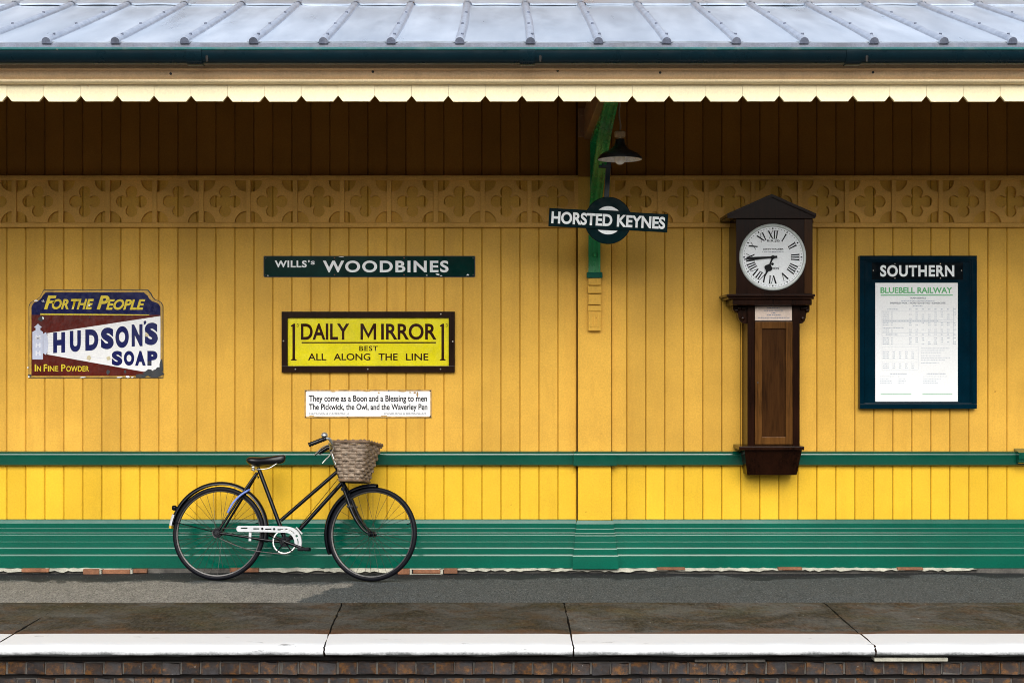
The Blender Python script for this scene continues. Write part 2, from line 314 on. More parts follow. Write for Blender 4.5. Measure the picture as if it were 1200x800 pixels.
# ------------------------------------------------------------------ mesh helpers
class MB:
    def __init__(s): s.v, s.f, s.mi = [], [], []
    def add(s, vs, fs, mi=0):
        n = len(s.v); s.v += [tuple(p) for p in vs]; s.f += [tuple(i + n for i in q) for q in fs]; s.mi += [mi] * len(fs); return s
    def box(s, x0, x1, y0, y1, z0, z1, mi=0, ch=0.0):
        if ch <= 0:
            vs = [(x, y, z) for x in (x0, x1) for y in (y0, y1) for z in (z0, z1)]
            return s.add(vs, [(0, 1, 3, 2), (4, 6, 7, 5), (0, 4, 5, 1), (2, 3, 7, 6), (0, 2, 6, 4), (1, 5, 7, 3)], mi)
        bm = bmesh.new(); r = bmesh.ops.create_cube(bm, size=1)
        for v in bm.verts: v.co = (x0 + (v.co.x + .5) * (x1 - x0), y0 + (v.co.y + .5) * (y1 - y0), z0 + (v.co.z + .5) * (z1 - z0))
        bmesh.ops.bevel(bm, geom=bm.edges[:], offset=ch, segments=2, affect='EDGES', profile=0.6)
        bm.verts.index_update()
        s.add([v.co[:] for v in bm.verts], [[v.index for v in f.verts] for f in bm.faces], mi); bm.free(); return s
    def sweep_x(s, prof, x0, x1, mi=0, cap=True):
        """closed profile [(y,z)..] swept along x"""
        n = len(prof); vs = [(x0, y, z) for y, z in prof] + [(x1, y, z) for y, z in prof]
        fs = [(i, (i + 1) % n, n + (i + 1) % n, n + i) for i in range(n)]
        if cap: fs += [tuple(range(n - 1, -1, -1)), tuple(range(n, 2 * n))]
        return s.add(vs, fs, mi)
    def prism(s, poly, y0, y1, mi=0):
        """polygon [(x,z)..] given depth along y"""
        n = len(poly); vs = [(x, y0, z) for x, z in poly] + [(x, y1, z) for x, z in poly]
        fs = [(i, (i + 1) % n, n + (i + 1) % n, n + i) for i in range(n)] + [tuple(range(n - 1, -1, -1)), tuple(range(n, 2 * n))]
        return s.add(vs, fs, mi)
    def tube(s, pts, r, seg=10, mi=0, closed=False, cap=True, flat=None):
        """round tube along points; r number or list; flat=(a,b) scales the two cross axes"""
        P = [Vector(p) for p in pts]; n = len(P); rs = r if isinstance(r, (list, tuple)) else [r] * n
        vs = []; up = None
        for i in range(n):
            a = P[i - 1] if (i > 0 or closed) else P[i]; b = P[(i + 1) % n] if (i < n - 1 or closed) else P[i]
            t = (b - a).normalized()
            if up is None:
                up = Vector((0, 0, 1)) if abs(t.z) < 0.9 else Vector((1, 0, 0))
            sd_ = t.cross(up).normalized(); up = sd_.cross(t).normalized()
            fa, fb = flat if flat else (1, 1)
            for k in range(seg):
                an = 2 * math.pi * k / seg
                vs.append(P[i] + sd_ * (math.cos(an) * rs[i] * fa) + up * (math.sin(an) * rs[i] * fb))
        fs = []
        m = n if closed else n - 1
        for i in range(m):
            j = (i + 1) % n
            for k in range(seg): fs.append((i * seg + k, i * seg + (k + 1) % seg, j * seg + (k + 1) % seg, j * seg + k))
        if cap and not closed: fs += [tuple(range(seg - 1, -1, -1)), tuple((n - 1) * seg + k for k in range(seg))]
        return s.add(vs, fs, mi)
    def lathe(s, prof, axis='z', c=(0, 0, 0), seg=32, mi=0, a0=0.0, a1=2 * math.pi):
        """profile [(radius, along)..] turned round an axis"""
        full = abs(a1 - a0 - 2 * math.pi) < 1e-6; m = seg if full else seg + 1
        vs = []
        for r_, h in prof:
            for k in range(m):
                an = a0 + (a1 - a0) * k / seg; u, w = r_ * math.cos(an), r_ * math.sin(an)
                p = {'z': (u, w, h), 'y': (u, h, w), 'x': (h, u, w)}[axis]
                vs.append((c[0] + p[0], c[1] + p[1], c[2] + p[2]))
        fs = []
        for i in range(len(prof) - 1):
            for k in range(seg if full else seg):
                k2 = (k + 1) % m if full else k + 1
                fs.append((i * m + k, i * m + k2, (i + 1) * m + k2, (i + 1) * m + k))
        return s.add(vs, fs, mi)
    def mesh(s, name, mats, smooth=False, ang=40):
        me = bpy.data.meshes.new(name); me.from_pydata(s.v, [], s.f)
        for m in (mats if isinstance(mats, (list, tuple)) else [mats]): me.materials.append(m)
        me.polygons.foreach_set('material_index', s.mi)
        bm = bmesh.new(); bm.from_mesh(me); bmesh.ops.remove_doubles(bm, verts=bm.verts[:], dist=1e-6)
        bmesh.ops.recalc_face_normals(bm, faces=bm.faces[:]); bm.to_mesh(me); bm.free()
        if smooth:
            me.polygons.foreach_set('use_smooth', [True] * len(me.polygons))
            me.set_sharp_from_angle(angle=R(ang))
        me.update(); return me
    def build(s, name, mats, parent=None, smooth=False, ang=40):
        return obj(name, s.mesh(name, mats, smooth, ang), parent)

def obj(name, me, parent=None, loc=None, rot=None):
    o = bpy.data.objects.new(name, me); COL.objects.link(o)
    if parent is not None:
        o.parent = parent
    if loc is not None: o.location = loc
    if rot is not None: o.rotation_euler = rot
    return o
def empty(name, loc=(0, 0, 0), rot=(0, 0, 0)):
    o = bpy.data.objects.new(name, None); COL.objects.link(o); o.location = loc; o.rotation_euler = rot
    o.empty_display_size = 0.1; return o
def tag(o, label=None, cat=None, group=None, kind=None):
    for k, v in (('label', label), ('category', cat), ('group', group), ('kind', kind)):
        if v: o[k] = v
    return o

def curve_mesh(name, loops, thick, mat, y=0.0):
    """filled 2-D outline with holes: loops of (x,z); thick goes both ways about y"""
    cu = bpy.data.curves.new(name, 'CURVE'); cu.dimensions = '2D'; cu.fill_mode = 'BOTH' if thick > 0 else 'FRONT'; cu.extrude = thick
    for lp in loops:
        sp = cu.splines.new('POLY'); sp.points.add(len(lp) - 1); sp.use_cyclic_u = True
        for p, (a, b) in zip(sp.points, lp): p.co = (a, b, 0, 1)
    return _conv(name, cu, mat, y)
def _conv(name, cu, mat, y):
    t = bpy.data.objects.new('tmp', cu); COL.objects.link(t)
    dg = bpy.context.evaluated_depsgraph_get()
    me = bpy.data.meshes.new_from_object(t.evaluated_get(dg)); bpy.data.objects.remove(t); bpy.data.curves.remove(cu)
    me.name = name
    for v in me.vertices: v.co = (v.co.x, y - v.co.z, v.co.y)      # XY plane -> XZ plane facing -Y
    me.materials.clear()
    if isinstance(mat, (list, tuple)):
        for m in mat: me.materials.append(m)
    else: me.materials.append(mat)
    me.polygons.foreach_set('material_index', [0] * len(me.polygons)); me.update()
    return me
def text_mesh(s, bold=0.0, shear=0.0, space=1.0, mat=None):
    cu = bpy.data.curves.new('lettering', 'FONT'); cu.body = s; cu.size = 1; cu.offset = bold; cu.shear = shear
    cu.space_character = space; cu.fill_mode = 'FRONT'; cu.resolution_u = 6
    return _conv('lettering', cu, mat, 0)
def lettering(parent, s, px0, px1, py0, py1, d, mat, bold=0.0, shear=0.0, space=1.0, rel=None, rise=0.0, taper=None):
    """flat letters filling a box measured on the photograph, lying d metres out from the wall"""
    me = text_mesh(s, bold, shear, space, mat)
    xs = [v.co.x for v in me.vertices]; zs = [v.co.z for v in me.vertices]
    ax, bx, az, bz = min(xs), max(xs), min(zs), max(zs)
    X0, X1, Z0, Z1 = WX(px0, d), WX(px1, d), WZ(py1, d), WZ(py0, d)
    ox, oy, oz = rel if rel else (0, 0, 0)
    for v in me.vertices:
        u = (v.co.x - ax) / (bx - ax); w = (v.co.z - az) / (bz - az)
        v.co = (X0 + u * (X1 - X0) - ox, -d - oy, Z0 + w * (Z1 - Z0) + rise * (u - 0.5) - oz)
    me.update()
    return obj('lettering', me, parent)
def sheet(parent, name, poly, d, mat, rel, px=True):
    """thin flat polygon (photo pixels) lying d out from the wall"""
    pts = [((WX(a, d) - rel[0]), (WZ(b, d) - rel[2])) for a, b in poly] if px else poly
    me = bpy.data.meshes.new(name); me.from_pydata([(x, -d - rel[1], z) for x, z in pts], [], [tuple(range(len(pts)))])
    me.materials.append(mat)
    bm = bmesh.new(); bm.from_mesh(me)
    for f in bm.faces:
        f.normal_update()
        if f.normal.y > 0: f.normal_flip()
    bm.to_mesh(me); bm.free()
    return obj(name, me, parent)
def rect(a, b, c, d_): return [(a, d_), (b, d_), (b, c), (a, c)]     # x0,x1,y0,y1 -> corner list
def arc(cx, cy, r_, a0, a1, n): return [(cx + r_ * math.cos(R(a0 + (a1 - a0) * i / n)), cy + r_ * math.sin(R(a0 + (a1 - a0) * i / n))) for i in range(n + 1)]

# ================================================================== THE SETTING
XL, XR = -6.4, 6.4
ground = MB().add([(-600, -600, -0.98), (600, -600, -0.98), (600, 600, -0.98), (-600, 600, -0.98)], [(0, 1, 2, 3)]).build('ground', M['ballast'])
tag(ground, 'grey brown track ballast below the platform edge', 'ground', kind='structure')

# unseen bank added behind the camera to keep low sky off the wall
bk = MB(); nx, ny = 90, 14; vs = []; rnd = random.Random(2)
for j in range(ny + 1):
    v = j / ny
    for i in range(nx + 1):
        x = -110 + 220 * i / nx
        h = -0.98 + (6.5 + 1.2 * math.sin(x * .21) + .8 * math.sin(x * .53 + 1)) * min(1, v * 1.6) ** .8
        vs.append((x, -21 - 16 * v + rnd.uniform(-.7, .7), h + rnd.uniform(-.5, .5) * (v > .05)))
bk.add(vs, [(j * (nx + 1) + i, j * (nx + 1) + i + 1, (j + 1) * (nx + 1) + i + 1, (j + 1) * (nx + 1) + i) for j in range(ny) for i in range(nx)])
tag(bk.build('sky_screen_bank', M['bank'], smooth=True, ang=60), 'brown green bank added across the tracks to block low sky', 'bank', kind='structure')

SL = 0.02                                    # platform fall towards the track
def gz(d): return -SL * d
A_END, E_PAINT, E_NOSE = 1.25, 2.23, 2.55
# asphalt surface, gently uneven, a fine grid
platform = MB()
nx, ny = 170, 12; vs = []; fs = []
rnd = random.Random(3)
for j in range(ny + 1):
    d = A_END * j / ny - (0.02 if j == 0 else 0)
    for i in range(nx + 1):
        x = -9 + 18 * i / nx
        vs.append((x, -d, gz(d) + (0.004 * math.sin(x * 2.3 + d * 3) + rnd.uniform(-0.0015, 0.0015) if 0 < j < ny else 0)))
for j in range(ny):
    for i in range(nx): fs.append((j * (nx + 1) + i, j * (nx + 1) + i + 1, (j + 1) * (nx + 1) + i + 1, (j + 1) * (nx + 1) + i))
platform.add(vs, fs)
platform = platform.build('platform', M['asphalt'], smooth=True)
tag(platform, 'dark asphalt station platform with a paler worn patch', 'platform', kind='structure')
# solid fill under it
MB().box(-9, 9, -2.30, 0.05, -0.97, -0.09).build('platform_core', M['mortar_dark'], platform)

# coping stones with a white painted, rounded nose
def coping(x0, x1, sk0, sk1):
    """x0,x1 at the nose; sk = how far the joint drifts at the back"""
    prof = [(A_END + 0.004, gz(A_END) + 0.000), (A_END + 0.01, gz(A_END) + 0.004)]
    n = 14
    for i in range(1, n): d = A_END + 0.01 + (E_PAINT - A_END - 0.01) * i / n; prof.append((d, gz(d) + 0.004))
    k_paint = len(prof)
    prof += [(E_PAINT, gz(E_PAINT) + 0.004), (E_PAINT + 0.002, gz(E_PAINT) + 0.0062), (2.36, gz(2.36) + 0.006), (2.46, gz(2.46) + 0.006)]
    zt = gz(2.5) + 0.005
    for a in (80, 60, 40, 20, 0): prof.append((E_NOSE - 0.035 + 0.035 * math.cos(R(a)), zt - 0.036 + 0.036 * math.sin(R(a))))
    prof += [(E_NOSE - 0.002, zt - 0.052), (E_NOSE - 0.014, zt - 0.062), (E_NOSE - 0.10, zt - 0.066), (A_END + 0.004, zt - 0.066)]
    m = 16; b = MB(); vs = []; N = len(prof); rr = random.Random(int(x0 * 100))
    for i in range(m + 1):
        u = i / m
        for k, (d, z) in enumerate(prof):
            back = max(0, (E_NOSE - d) / (E_NOSE - A_END))
            xa = x0 + sk0 * back; xb = x1 + sk1 * back
            w = 0.0
            if i in (0, m): w = rr.uniform(-0.004, 0.004) * (1 if k < N - 2 else 0)
            dz = (0.006 * math.sin(u * 9 + d * 4 + x0) + rr.uniform(-0.0018, 0.0018)) if 1 < k < k_paint else (rr.uniform(-0.0022, 0.0022) if k >= k_paint + 3 else 0)
            if i in (0, m) and k < k_paint + 6: dz -= 0.003
            vs.append((xa + (xb - xa) * u + w, -d, z + dz))
    fs = []; mi = []
    for i in range(m):
        for k in range(N):
            k2 = (k + 1) % N; fs.append((i * N + k, i * N + k2, (i + 1) * N + k2, (i + 1) * N + k)); mi.append(1 if k_paint <= k < N - 2 else 0)
    fs += [tuple(range(N)), tuple(m * N + k for k in range(N))]; mi += [0, 0]
    b.v, b.f, b.mi = vs, fs, mi
    return b.build('coping_stone', [M['slab'], M['edge']], platform, smooth=True, ang=35)
JX = [-8.6, -7.1, -5.5, -4.35, -2.88, (380 - VX) * (DW - E_NOSE) / F, (672 - VX) * (DW - E_NOSE) / F, (1026 - VX) * (DW - E_NOSE) / F, 3.55, 5.1, 6.6, 8.2]
SK = [0, 0.02, 0, 0.03, 0.0, -0.045, 0.0, -0.01, 0.02, 0, 0, 0]
for i in range(len(JX) - 1): coping(JX[i] + 0.0045, JX[i + 1] - 0.0045, SK[i], SK[i + 1])

# brick face below the coping: three header courses of single bricks, plain wall lower down
brick_face = MB().box(-9, 9, -2.41, -2.31, -0.97, -0.135).build('brick_face', M['mortar_dark'], platform)
MB().box(-9, 9, -2.44, -2.412, -0.150, -0.128).build('oversail_course', M['mortar_dark'], platform)  # dark strip standing in for the shade below the coping
variants = []
rb = random.Random(11)
for q in range(5):
    b = MB().box(-0.051, 0.051, -0.045, 0.045, -0.034, 0.034, ch=0.004)
    b.v = [(x + rb.uniform(-.003, .003), y + rb.uniform(-.004, .004), z + rb.uniform(-.003, .003)) for x, y, z in b.v]
    variants.append(b.mesh('brick', M['brick'], True, 50))
for c_, (zc, yf, off) in enumerate(((-0.195, -2.455, 0.0), (-0.291, -2.435, 0.055), (-0.372, -2.435, 0.0))):
    MB().box(-4, 4, yf + .006, yf + .03, zc - .033, zc + .033).build('mortar_bed', M['mortar'], brick_face)
    x = -3.9 + off
    while x < 3.95:
        o = obj('brick', rb.choice(variants), brick_face, (x, yf + 0.045 + rb.uniform(-.004, .004), zc + rb.uniform(-.003, .003)), (rb.uniform(-.02, .02), rb.uniform(-.012, .012), rb.uniform(-.03, .03)))
        x += 0.1115 + rb.uniform(-.002, .002)
# a length of pale packing tile showing under the right-hand joint
MB().box(WX(1024, 2.5), WX(1110, 2.5), -2.515, -2.42, -0.142, -0.122, ch=0.003).build('packing_tile', M['footing_lime'], platform)
MB().box(WX(815, 2.5), WX(898, 2.5), -2.475, -2.42, -0.155, -0.140, ch=0.003).build('packing_tile', M['mortar'], platform)

# ================================================================== STATION BUILDING
bld = empty('station_building', (0, 0, 0))
tag(bld, 'yellow boarded railway station building with green plinth and metal-roofed canopy', 'building')

# ---- boarded wall
wall = MB().box(-9, 9, 0.012, 0.14, -0.05, 4.5).build('boarded_wall', M['groove'], bld)
def board_mesh(w, z0, z1, mat):
    h = w / 2 - 0.0018; t, ch = 0.016, 0.0058
    prof = [(-h, t), (-h, ch), (-h + ch, 0), (-h + ch + .004, 0.0), (h - ch - .004, 0.0), (h - ch, 0), (h, ch), (h, t)]
    b = MB(); n = len(prof); vs = [(x, y, z0) for x, y in prof] + [(x, y, z1) for x, y in prof]
    fs = [(i, (i + 1) % n, n + (i + 1) % n, n + i) for i in range(n)]
    b.add(vs, fs); return b.mesh('board', mat)
PIT = 22.28 / 158.33
UP = {}; LO = {}; TP = {}; Z_FR = WZ(208)
Z_DADO = 0.845; Z_TOP = 4.25
def boards(x, w):
    key = round(w, 3)
    if key not in UP:
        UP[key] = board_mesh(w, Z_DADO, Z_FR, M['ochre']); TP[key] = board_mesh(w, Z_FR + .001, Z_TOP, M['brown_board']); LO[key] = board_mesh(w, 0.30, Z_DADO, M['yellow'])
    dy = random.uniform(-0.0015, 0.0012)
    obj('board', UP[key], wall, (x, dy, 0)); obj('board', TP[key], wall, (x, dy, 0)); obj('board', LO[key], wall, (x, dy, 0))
P0, P1 = WX(677), WX(715.5)
g = WX(653.9)
boards((g + P0) / 2 - 0.004, P0 - g - 0.008)
while g > XL: boards(g - PIT / 2, PIT); g -= PIT
g = WX(734.6)
boards((P1 + g) / 2 + 0.002, g - P1 - 0.004)
while g < XR: boards(g + PIT / 2, PIT); g += PIT

# ---- pilaster
PD = 0.050
pil = MB().box(P0, P1, -PD, 0.0, 0.855, Z_FR, ch=0.003).build('pilaster', M['ochre'], bld)
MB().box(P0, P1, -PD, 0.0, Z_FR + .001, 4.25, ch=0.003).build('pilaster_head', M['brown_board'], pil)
MB().box(P0, P1, -PD, 0.0, 0.33, 0.852, ch=0.003).build('pilaster_foot', M['yellow'], pil)
# carved corbel that carries the iron bracket
cd = 0.100
cx0, cx1 = WX(689.5, cd), WX(704.3, cd)
b = MB()
b.box(cx0, cx1, -cd, -PD + .001, WZ(334, cd), WZ(326, cd), ch=.004)
b.box(cx0 - .004, cx1 + .004, -cd - .007, -PD + .001, WZ(343.5, cd), WZ(335, cd), ch=.004)
b.box(cx0, cx1, -cd + .003, -PD + .001, WZ(357, cd), WZ(344.5, cd), ch=.004)
b.box(cx0 - .003, cx1 + .003, -cd - .003, -PD + .001, WZ(364.5, cd), WZ(358, cd), ch=.004)
b.box(cx0, cx1, -cd + .008, -PD + .001, WZ(387.5, cd), WZ(365, cd), ch=.004)
xm = (cx0 + cx1) / 2
for q in (-1, 0, 1): b.box(xm + q * .026 - .007, xm + q * .026 + .007, -cd + .002, -cd + .009, WZ(383, cd), WZ(367, cd), ch=.002)
b.build('corbel', M['ochre'], pil)

# ---- fretwork frieze
fz0, fz1 = WZ(266.8), WZ(206.3)
fr = MB()
for a, b_ in ((XL, P0 - .001), (P1 + .001, XR)):
    fr.sweep_x([(0.001, fz1), (-0.044, fz1 - .002), (-0.046, fz1 - .008), (-0.046, fz1 - .028), (-0.040, fz1 - .034), (0.001, fz1 - .034)], a, b_)
    fr.sweep_x([(0.001, fz0), (-0.040, fz0 + .001), (-0.042, fz0 + .006), (-0.042, fz0 + .028), (-0.036, fz0 + .035), (0.001, fz0 + .035)], a, b_)
frieze = fr.build('frieze', M['fret'], bld)
def fret(w, h):
    cr = 0.087; lo, lr = 0.071, 0.0436
    hw, hh = w / 2, h / 2
    outer = arc(-hw, -hh, cr, 90, 0, 10) + arc(hw, -hh, cr, 180, 90, 10) + arc(hw, hh, cr, 270, 180, 10) + arc(-hw, hh, cr, 360, 270, 10)
    hole = []
    for a in (0, 90, 180, 270):
        cx, cz = lo * math.cos(R(a)), lo * math.sin(R(a)); hole += arc(cx, cz, lr, a - 137, a + 137, 20)
    me = curve_mesh('fretwork_panel', [outer, hole], 0.0115, M['fret'], -0.0125); return me
FH = (fz1 - .034) - (fz0 + .035)
FP = 54.75 / 158.33; DVW = 5.3 / 158.33
fme = fret(FP - DVW + .004, FH + .004)
dme = MB().box(-DVW / 2, DVW / 2, -0.038, -0.001, -FH / 2 - .001, FH / 2 + .001, ch=.002).mesh('frieze_stile', M['fret'])
zc = (fz0 + fz1) / 2
x = WX(675.2)
while x > XL + FP:
    obj('frieze_stile', dme, frieze, (x, 0, zc)); obj('fretwork_panel', fme, frieze, (x - FP / 2, -random.uniform(0, .002), zc)); x -= FP
x = WX(717.5)
while x < XR - FP:
    obj('frieze_stile', dme, frieze, (x, 0, zc)); obj('fretwork_panel', fme, frieze, (x + FP / 2, -random.uniform(0, .002), zc)); x += FP

# ---- dado rail
def rail_prof(d0, z0, z1, grow=0.0):
    return [(-d0, z0), (-(0.038 + grow), z0 + .001), (-(0.046 + grow), z0 + .008), (-(0.050 + grow), z1 - .027), (-(0.0495 + grow), z1 - .022), (-(0.047 + grow), z1 - .0165), (-(0.040 + grow), z1 - .009), (-(0.022 + grow), z1), (-d0, z1)]
rz0, rz1 = WZ(545.3, .045), WZ(528.6, .03)
b = MB().sweep_x(rail_prof(-.001, rz0, rz1), -9, WX(671)).sweep_x(rail_prof(-.001, rz0, rz1), WX(722), 9)
rail = b.build('dado_rail', M['green_dark'], bld, smooth=True, ang=25)
MB().sweep_x(rail_prof(-.001, rz0 - .002, rz1 + .003, .040), WX(671) + .002, WX(722) - .002).build('rail_block', M['green_dark'], rail, smooth=True, ang=25)

# ---- stepped green plinth
def step(d, z, h=0.009):
    """top edge of one plinth step: a steep chamfer angled to catch a sky highlight"""
    return [(d - h * .36 - .0045, z), (d - h * .36, z - .0012), (d, z - .0012 - h)]
pp = [(-0.012, 0.383), (0.030, 0.381), (0.0345, 0.378), (0.0475, 0.3545), (0.0475, 0.3235)]
pp += step(0.057, 0.322, .003) + [(0.057, 0.2935)] + step(0.069, 0.292, .004) + [(0.066, 0.280)] + step(0.075, 0.277, .005)
pp += [(0.075, 0.2285)] + step(0.0815, 0.2265, .002) + [(0.082, 0.1855)] + step(0.098, 0.184, .007) + [(0.098, 0.1375)] + step(0.118, 0.136, .009) + [(0.120, 0.036), (-0.012, 0.036)]
def plinth_run(b, x0, x1): b.sweep_x([(-d, z) for d, z in pp], x0, x1)
b = MB(); plinth_run(b, -9, P0 - .015); plinth_run(b, P1 + .015, 9)
plinth = b.build('plinth', M['green'], bld)
b = MB(); n = len(pp); vs = []
for d, z in pp:
    e = max(d, 0) * 0.42 - 0.008; dd = d + 0.052 if d > 0 else d
    vs += [(P0 - e - .004, 0, z + .0015), (P0 - e - .004, -dd, z + .0015), (P1 + e + .004, -dd, z + .0015), (P1 + e + .004, 0, z + .0015)]
fs = []
for i in range(n):
    j = (i + 1) % n
    for k in range(3): fs.append((i * 4 + k, i * 4 + k + 1, j * 4 + k + 1, j * 4 + k))
b.add(vs, fs); b.build('plinth_block', M['green'], plinth)

# ---- rough footing under the plinth: patches of limewash and bare brick
foot = MB().box(-9, 9, -0.118, 0.01, -0.03, 0.034).build('footing', M['footing_mortar'], bld)
def lime(px0, px1, top, bot, seed):
    rr = random.Random(seed); n = max(6, int((px1 - px0) / 5)); up, dn = [], []
    for i in range(n + 1):
        u = i / n; e = math.sin(math.pi * min(1, max(0, u))) ** 0.15
        X = WX(px0 + (px1 - px0) * u, .13); m = (top + bot) / 2
        up.append((X, WZ(m + (top - m) * e + rr.uniform(-.3, .9), .13))); dn.append((X, WZ(m + (bot - m) * e + rr.uniform(-1.6, .9), .13)))
    b = MB(); vs = []
    for (xa, za), (xb, zb) in zip(up, dn):
        zb = max(zb, gz(.15) - .012)
        vs += [(xa, -0.119, za), (xa, -0.131, za - .003), (xb, -0.150, zb), (xb, -0.119, zb - .01)]
    fs = []
    for i in range(n):
        for k in range(3): fs.append((i * 4 + k, i * 4 + k + 1, i * 4 + k + 5, i * 4 + k + 4))
    b.add(vs, fs); b.build('limewash_patch', M['footing_lime'], foot, smooth=True)
for i, (a, c, t_, bt) in enumerate(((-30, 40, 665.3, 669.0), (34, 122, 665, 669.3), (296, 380, 664.8, 669.6), (376, 470, 665, 670), (515, 650, 665.2, 668.4), (642, 790, 665.2, 668.8), (784, 925, 664.8, 668.2), (918, 1060, 664.8, 668.2), (1052, 1145, 665, 668))): lime(a, c, t_, bt, i)
def fbrick(px0, px1, py0, py1, d=.1545):
    MB().box(WX(px0, d), WX(px1, d), -d - random.uniform(0, .004), -.115, WZ(py1, d) - .004, WZ(py0, d), ch=.004).build('footing_brick', M['footing_brick'], foot)
for a, c, t_, bt in ((25, 57, 666, 669.5), (97, 116, 666.5, 672), (120, 152, 667, 671.5), (156, 172, 666.5, 670.5), (269, 303, 665.5, 669.5), (466, 480, 666.5, 672), (484, 516, 667.5, 671), (520, 536, 666, 671), (770, 803, 664.8, 667), (912, 940, 664.5, 667), (1052, 1082, 664.8, 667)): fbrick(a, c, t_, bt)
for a in (116, 480):                                    # old white outline round one foundation brick
    MB().box(WX(a, .15), WX(a + 37, .15), -.148, -.120, WZ(673.6, .15), WZ(672.4, .15)).box(WX(a, .15), WX(a + 37, .15), -.141, -.12, WZ(667.2, .15), WZ(666.2, .15)).box(WX(a - 1, .15), WX(a + 2.5, .15), -.145, -.12, WZ(672.4, .15), WZ(667.2, .15)).box(WX(a + 35.5, .15), WX(a + 39, .15), -.145, -.12, WZ(672.4, .15), WZ(667.2, .15)).build('limewash_joint', M['footing_lime'], foot)

# ---- projecting ledge at the right-hand edge of the picture
sx = WX(1188)
MB().sweep_x([(.001, .79), (-.085, .80), (-.100, .806), (-.105, .815), (-.097, .819), (-.100, .826), (-.112, .833), (-.112, .872), (-.104, .880), (.001, .905)], sx, sx + 1.5).build('window_ledge', M['green_dark'], bld, smooth=True, ang=25)

# ---- canopy roof
EY, EZ, SLP = -2.2, 3.437, 0.352
def rz(y): return EZ + SLP * (y - EY)
RY = 2.4
roof = MB().sweep_x([(EY, EZ - .012), (RY, rz(RY) - .012), (RY, rz(RY) - .045), (EY, EZ - .045)], -9, 9).build('canopy_roof', M['lead_dark'], bld)
MB().sweep_x([(RY, rz(RY) - .012), (RY + 4, rz(RY) - 1.4), (RY + 4, rz(RY) - 1.44), (RY, rz(RY) - .045)], -9, 9).build('rear_slope', M['zinc'], roof)
SPI = 80.5 / 198.8
ux = Vector((0, math.cos(math.atan(SLP)), math.sin(math.atan(SLP))))
nrm = Vector((0, -math.sin(math.atan(SLP)), math.cos(math.atan(SLP))))
L1 = 1.98; LT = (RY - EY) / math.cos(math.atan(SLP))
x0 = (57 - VX) / 198.8
k0 = int(math.floor((-6.3 - x0) / SPI))
def at_roof(x, s_, h): p = Vector((x, EY, EZ)) + ux * s_ + nrm * h; return p
rollx = [x0 + SPI * (k0 + i) + random.uniform(-.006, .006) for i in range(int(12.8 / SPI))]
rr = random.Random(5)
for i, x in enumerate(rollx[:-1]):
    w = rollx[i + 1] - x
    for row in (0, 1):
        s0, s1 = ((-0.012, L1 + .05) if row == 0 else (L1, LT))
        b = MB(); nu, ns = 8, 6; vs = []
        ph = rr.uniform(0, 6); sag = rr.uniform(.01, .05) * rr.choice((1, 1, -.5))
        for j in range(ns + 1):
            for q in range(nu + 1):
                u = q / nu; s_ = s0 + (s1 - s0) * j / ns
                if row == 1 and j == 0: s_ += sag * math.sin(math.pi * u) - .03
                h = (0.004 if row == 0 else 0.019) + 0.004 * math.sin(u * math.pi) * math.sin(s_ * 3 + ph)
                if u in (0, 1): h += 0.012
                vs.append(at_roof(x + w * u, s_, h))
        fs = [(j * (nu + 1) + q, j * (nu + 1) + q + 1, (j + 1) * (nu + 1) + q + 1, (j + 1) * (nu + 1) + q) for j in range(ns) for q in range(nu)]
        e0 = len(vs)
        for q in range(nu + 1): vs.append(Vector(vs[q]) - nrm * (.009 if row == 0 else .012))          # turned-down lower edge
        fs += [(q, q + 1, e0 + q + 1, e0 + q) for q in range(nu)]
        b.add(vs, fs); b.build('roof_sheet', M['zinc'], roof, smooth=True, ang=50)
def roll_mesh():
    b = MB(); r_ = .028; nn = 10; vs = []
    prof = [(-r_, -.004)] + [(-r_ * math.cos(math.pi * i / nn), .008 + r_ * math.sin(math.pi * i / nn)) for i in range(nn + 1)] + [(r_, -.004)]
    ss = [-.03, -.02] + [.12 * i for i in range(int(LT / .12) + 1)]
    for s_ in ss:
        k = .93 if s_ == -.03 else 1
        for a, h in prof: p = ux * s_ + nrm * (h * k); vs.append((a * k + .004 * math.sin(s_ * 2.1), p.y, p.z))
    N = len(prof); fs = [(i * N + k, i * N + k + 1, (i + 1) * N + k + 1, (i + 1) * N + k) for i in range(len(ss) - 1) for k in range(N - 1)]
    b.add(vs, fs, 0); b.add([vs[k] for k in range(N)], [tuple(range(N))], 1)
    for s_, a in ((.10, .012), (.62, .0), (1.25, .008), (2.05, .0), (2.7, .0)):     # dark fixing screws
        p = ux * s_ + nrm * (.008 + r_); c = (a, p.y, p.z)
        b.tube([Vector(c) - nrm * .004, Vector(c) + nrm * .006], .0085, 8, 1)
    p = ux * (L1 - .02)                                                             # lap collar at the seam
    for s_ in (L1 - .05,):
        vs2 = []
        for ds in (0, .05):
            for a, h in prof: q = ux * (s_ + ds) + nrm * (h + .005); vs2.append((a * 1.14, q.y, q.z))
        b.add(vs2, [(k, k + 1, N + k + 1, N + k) for k in range(N - 1)], 0)
    return b.mesh('roof_roll', [M['lead'], M['lead_dark']], True, 50)
rme = roll_mesh()
for x in rollx: obj('roof_roll', rme, roof, (x, EY, EZ))

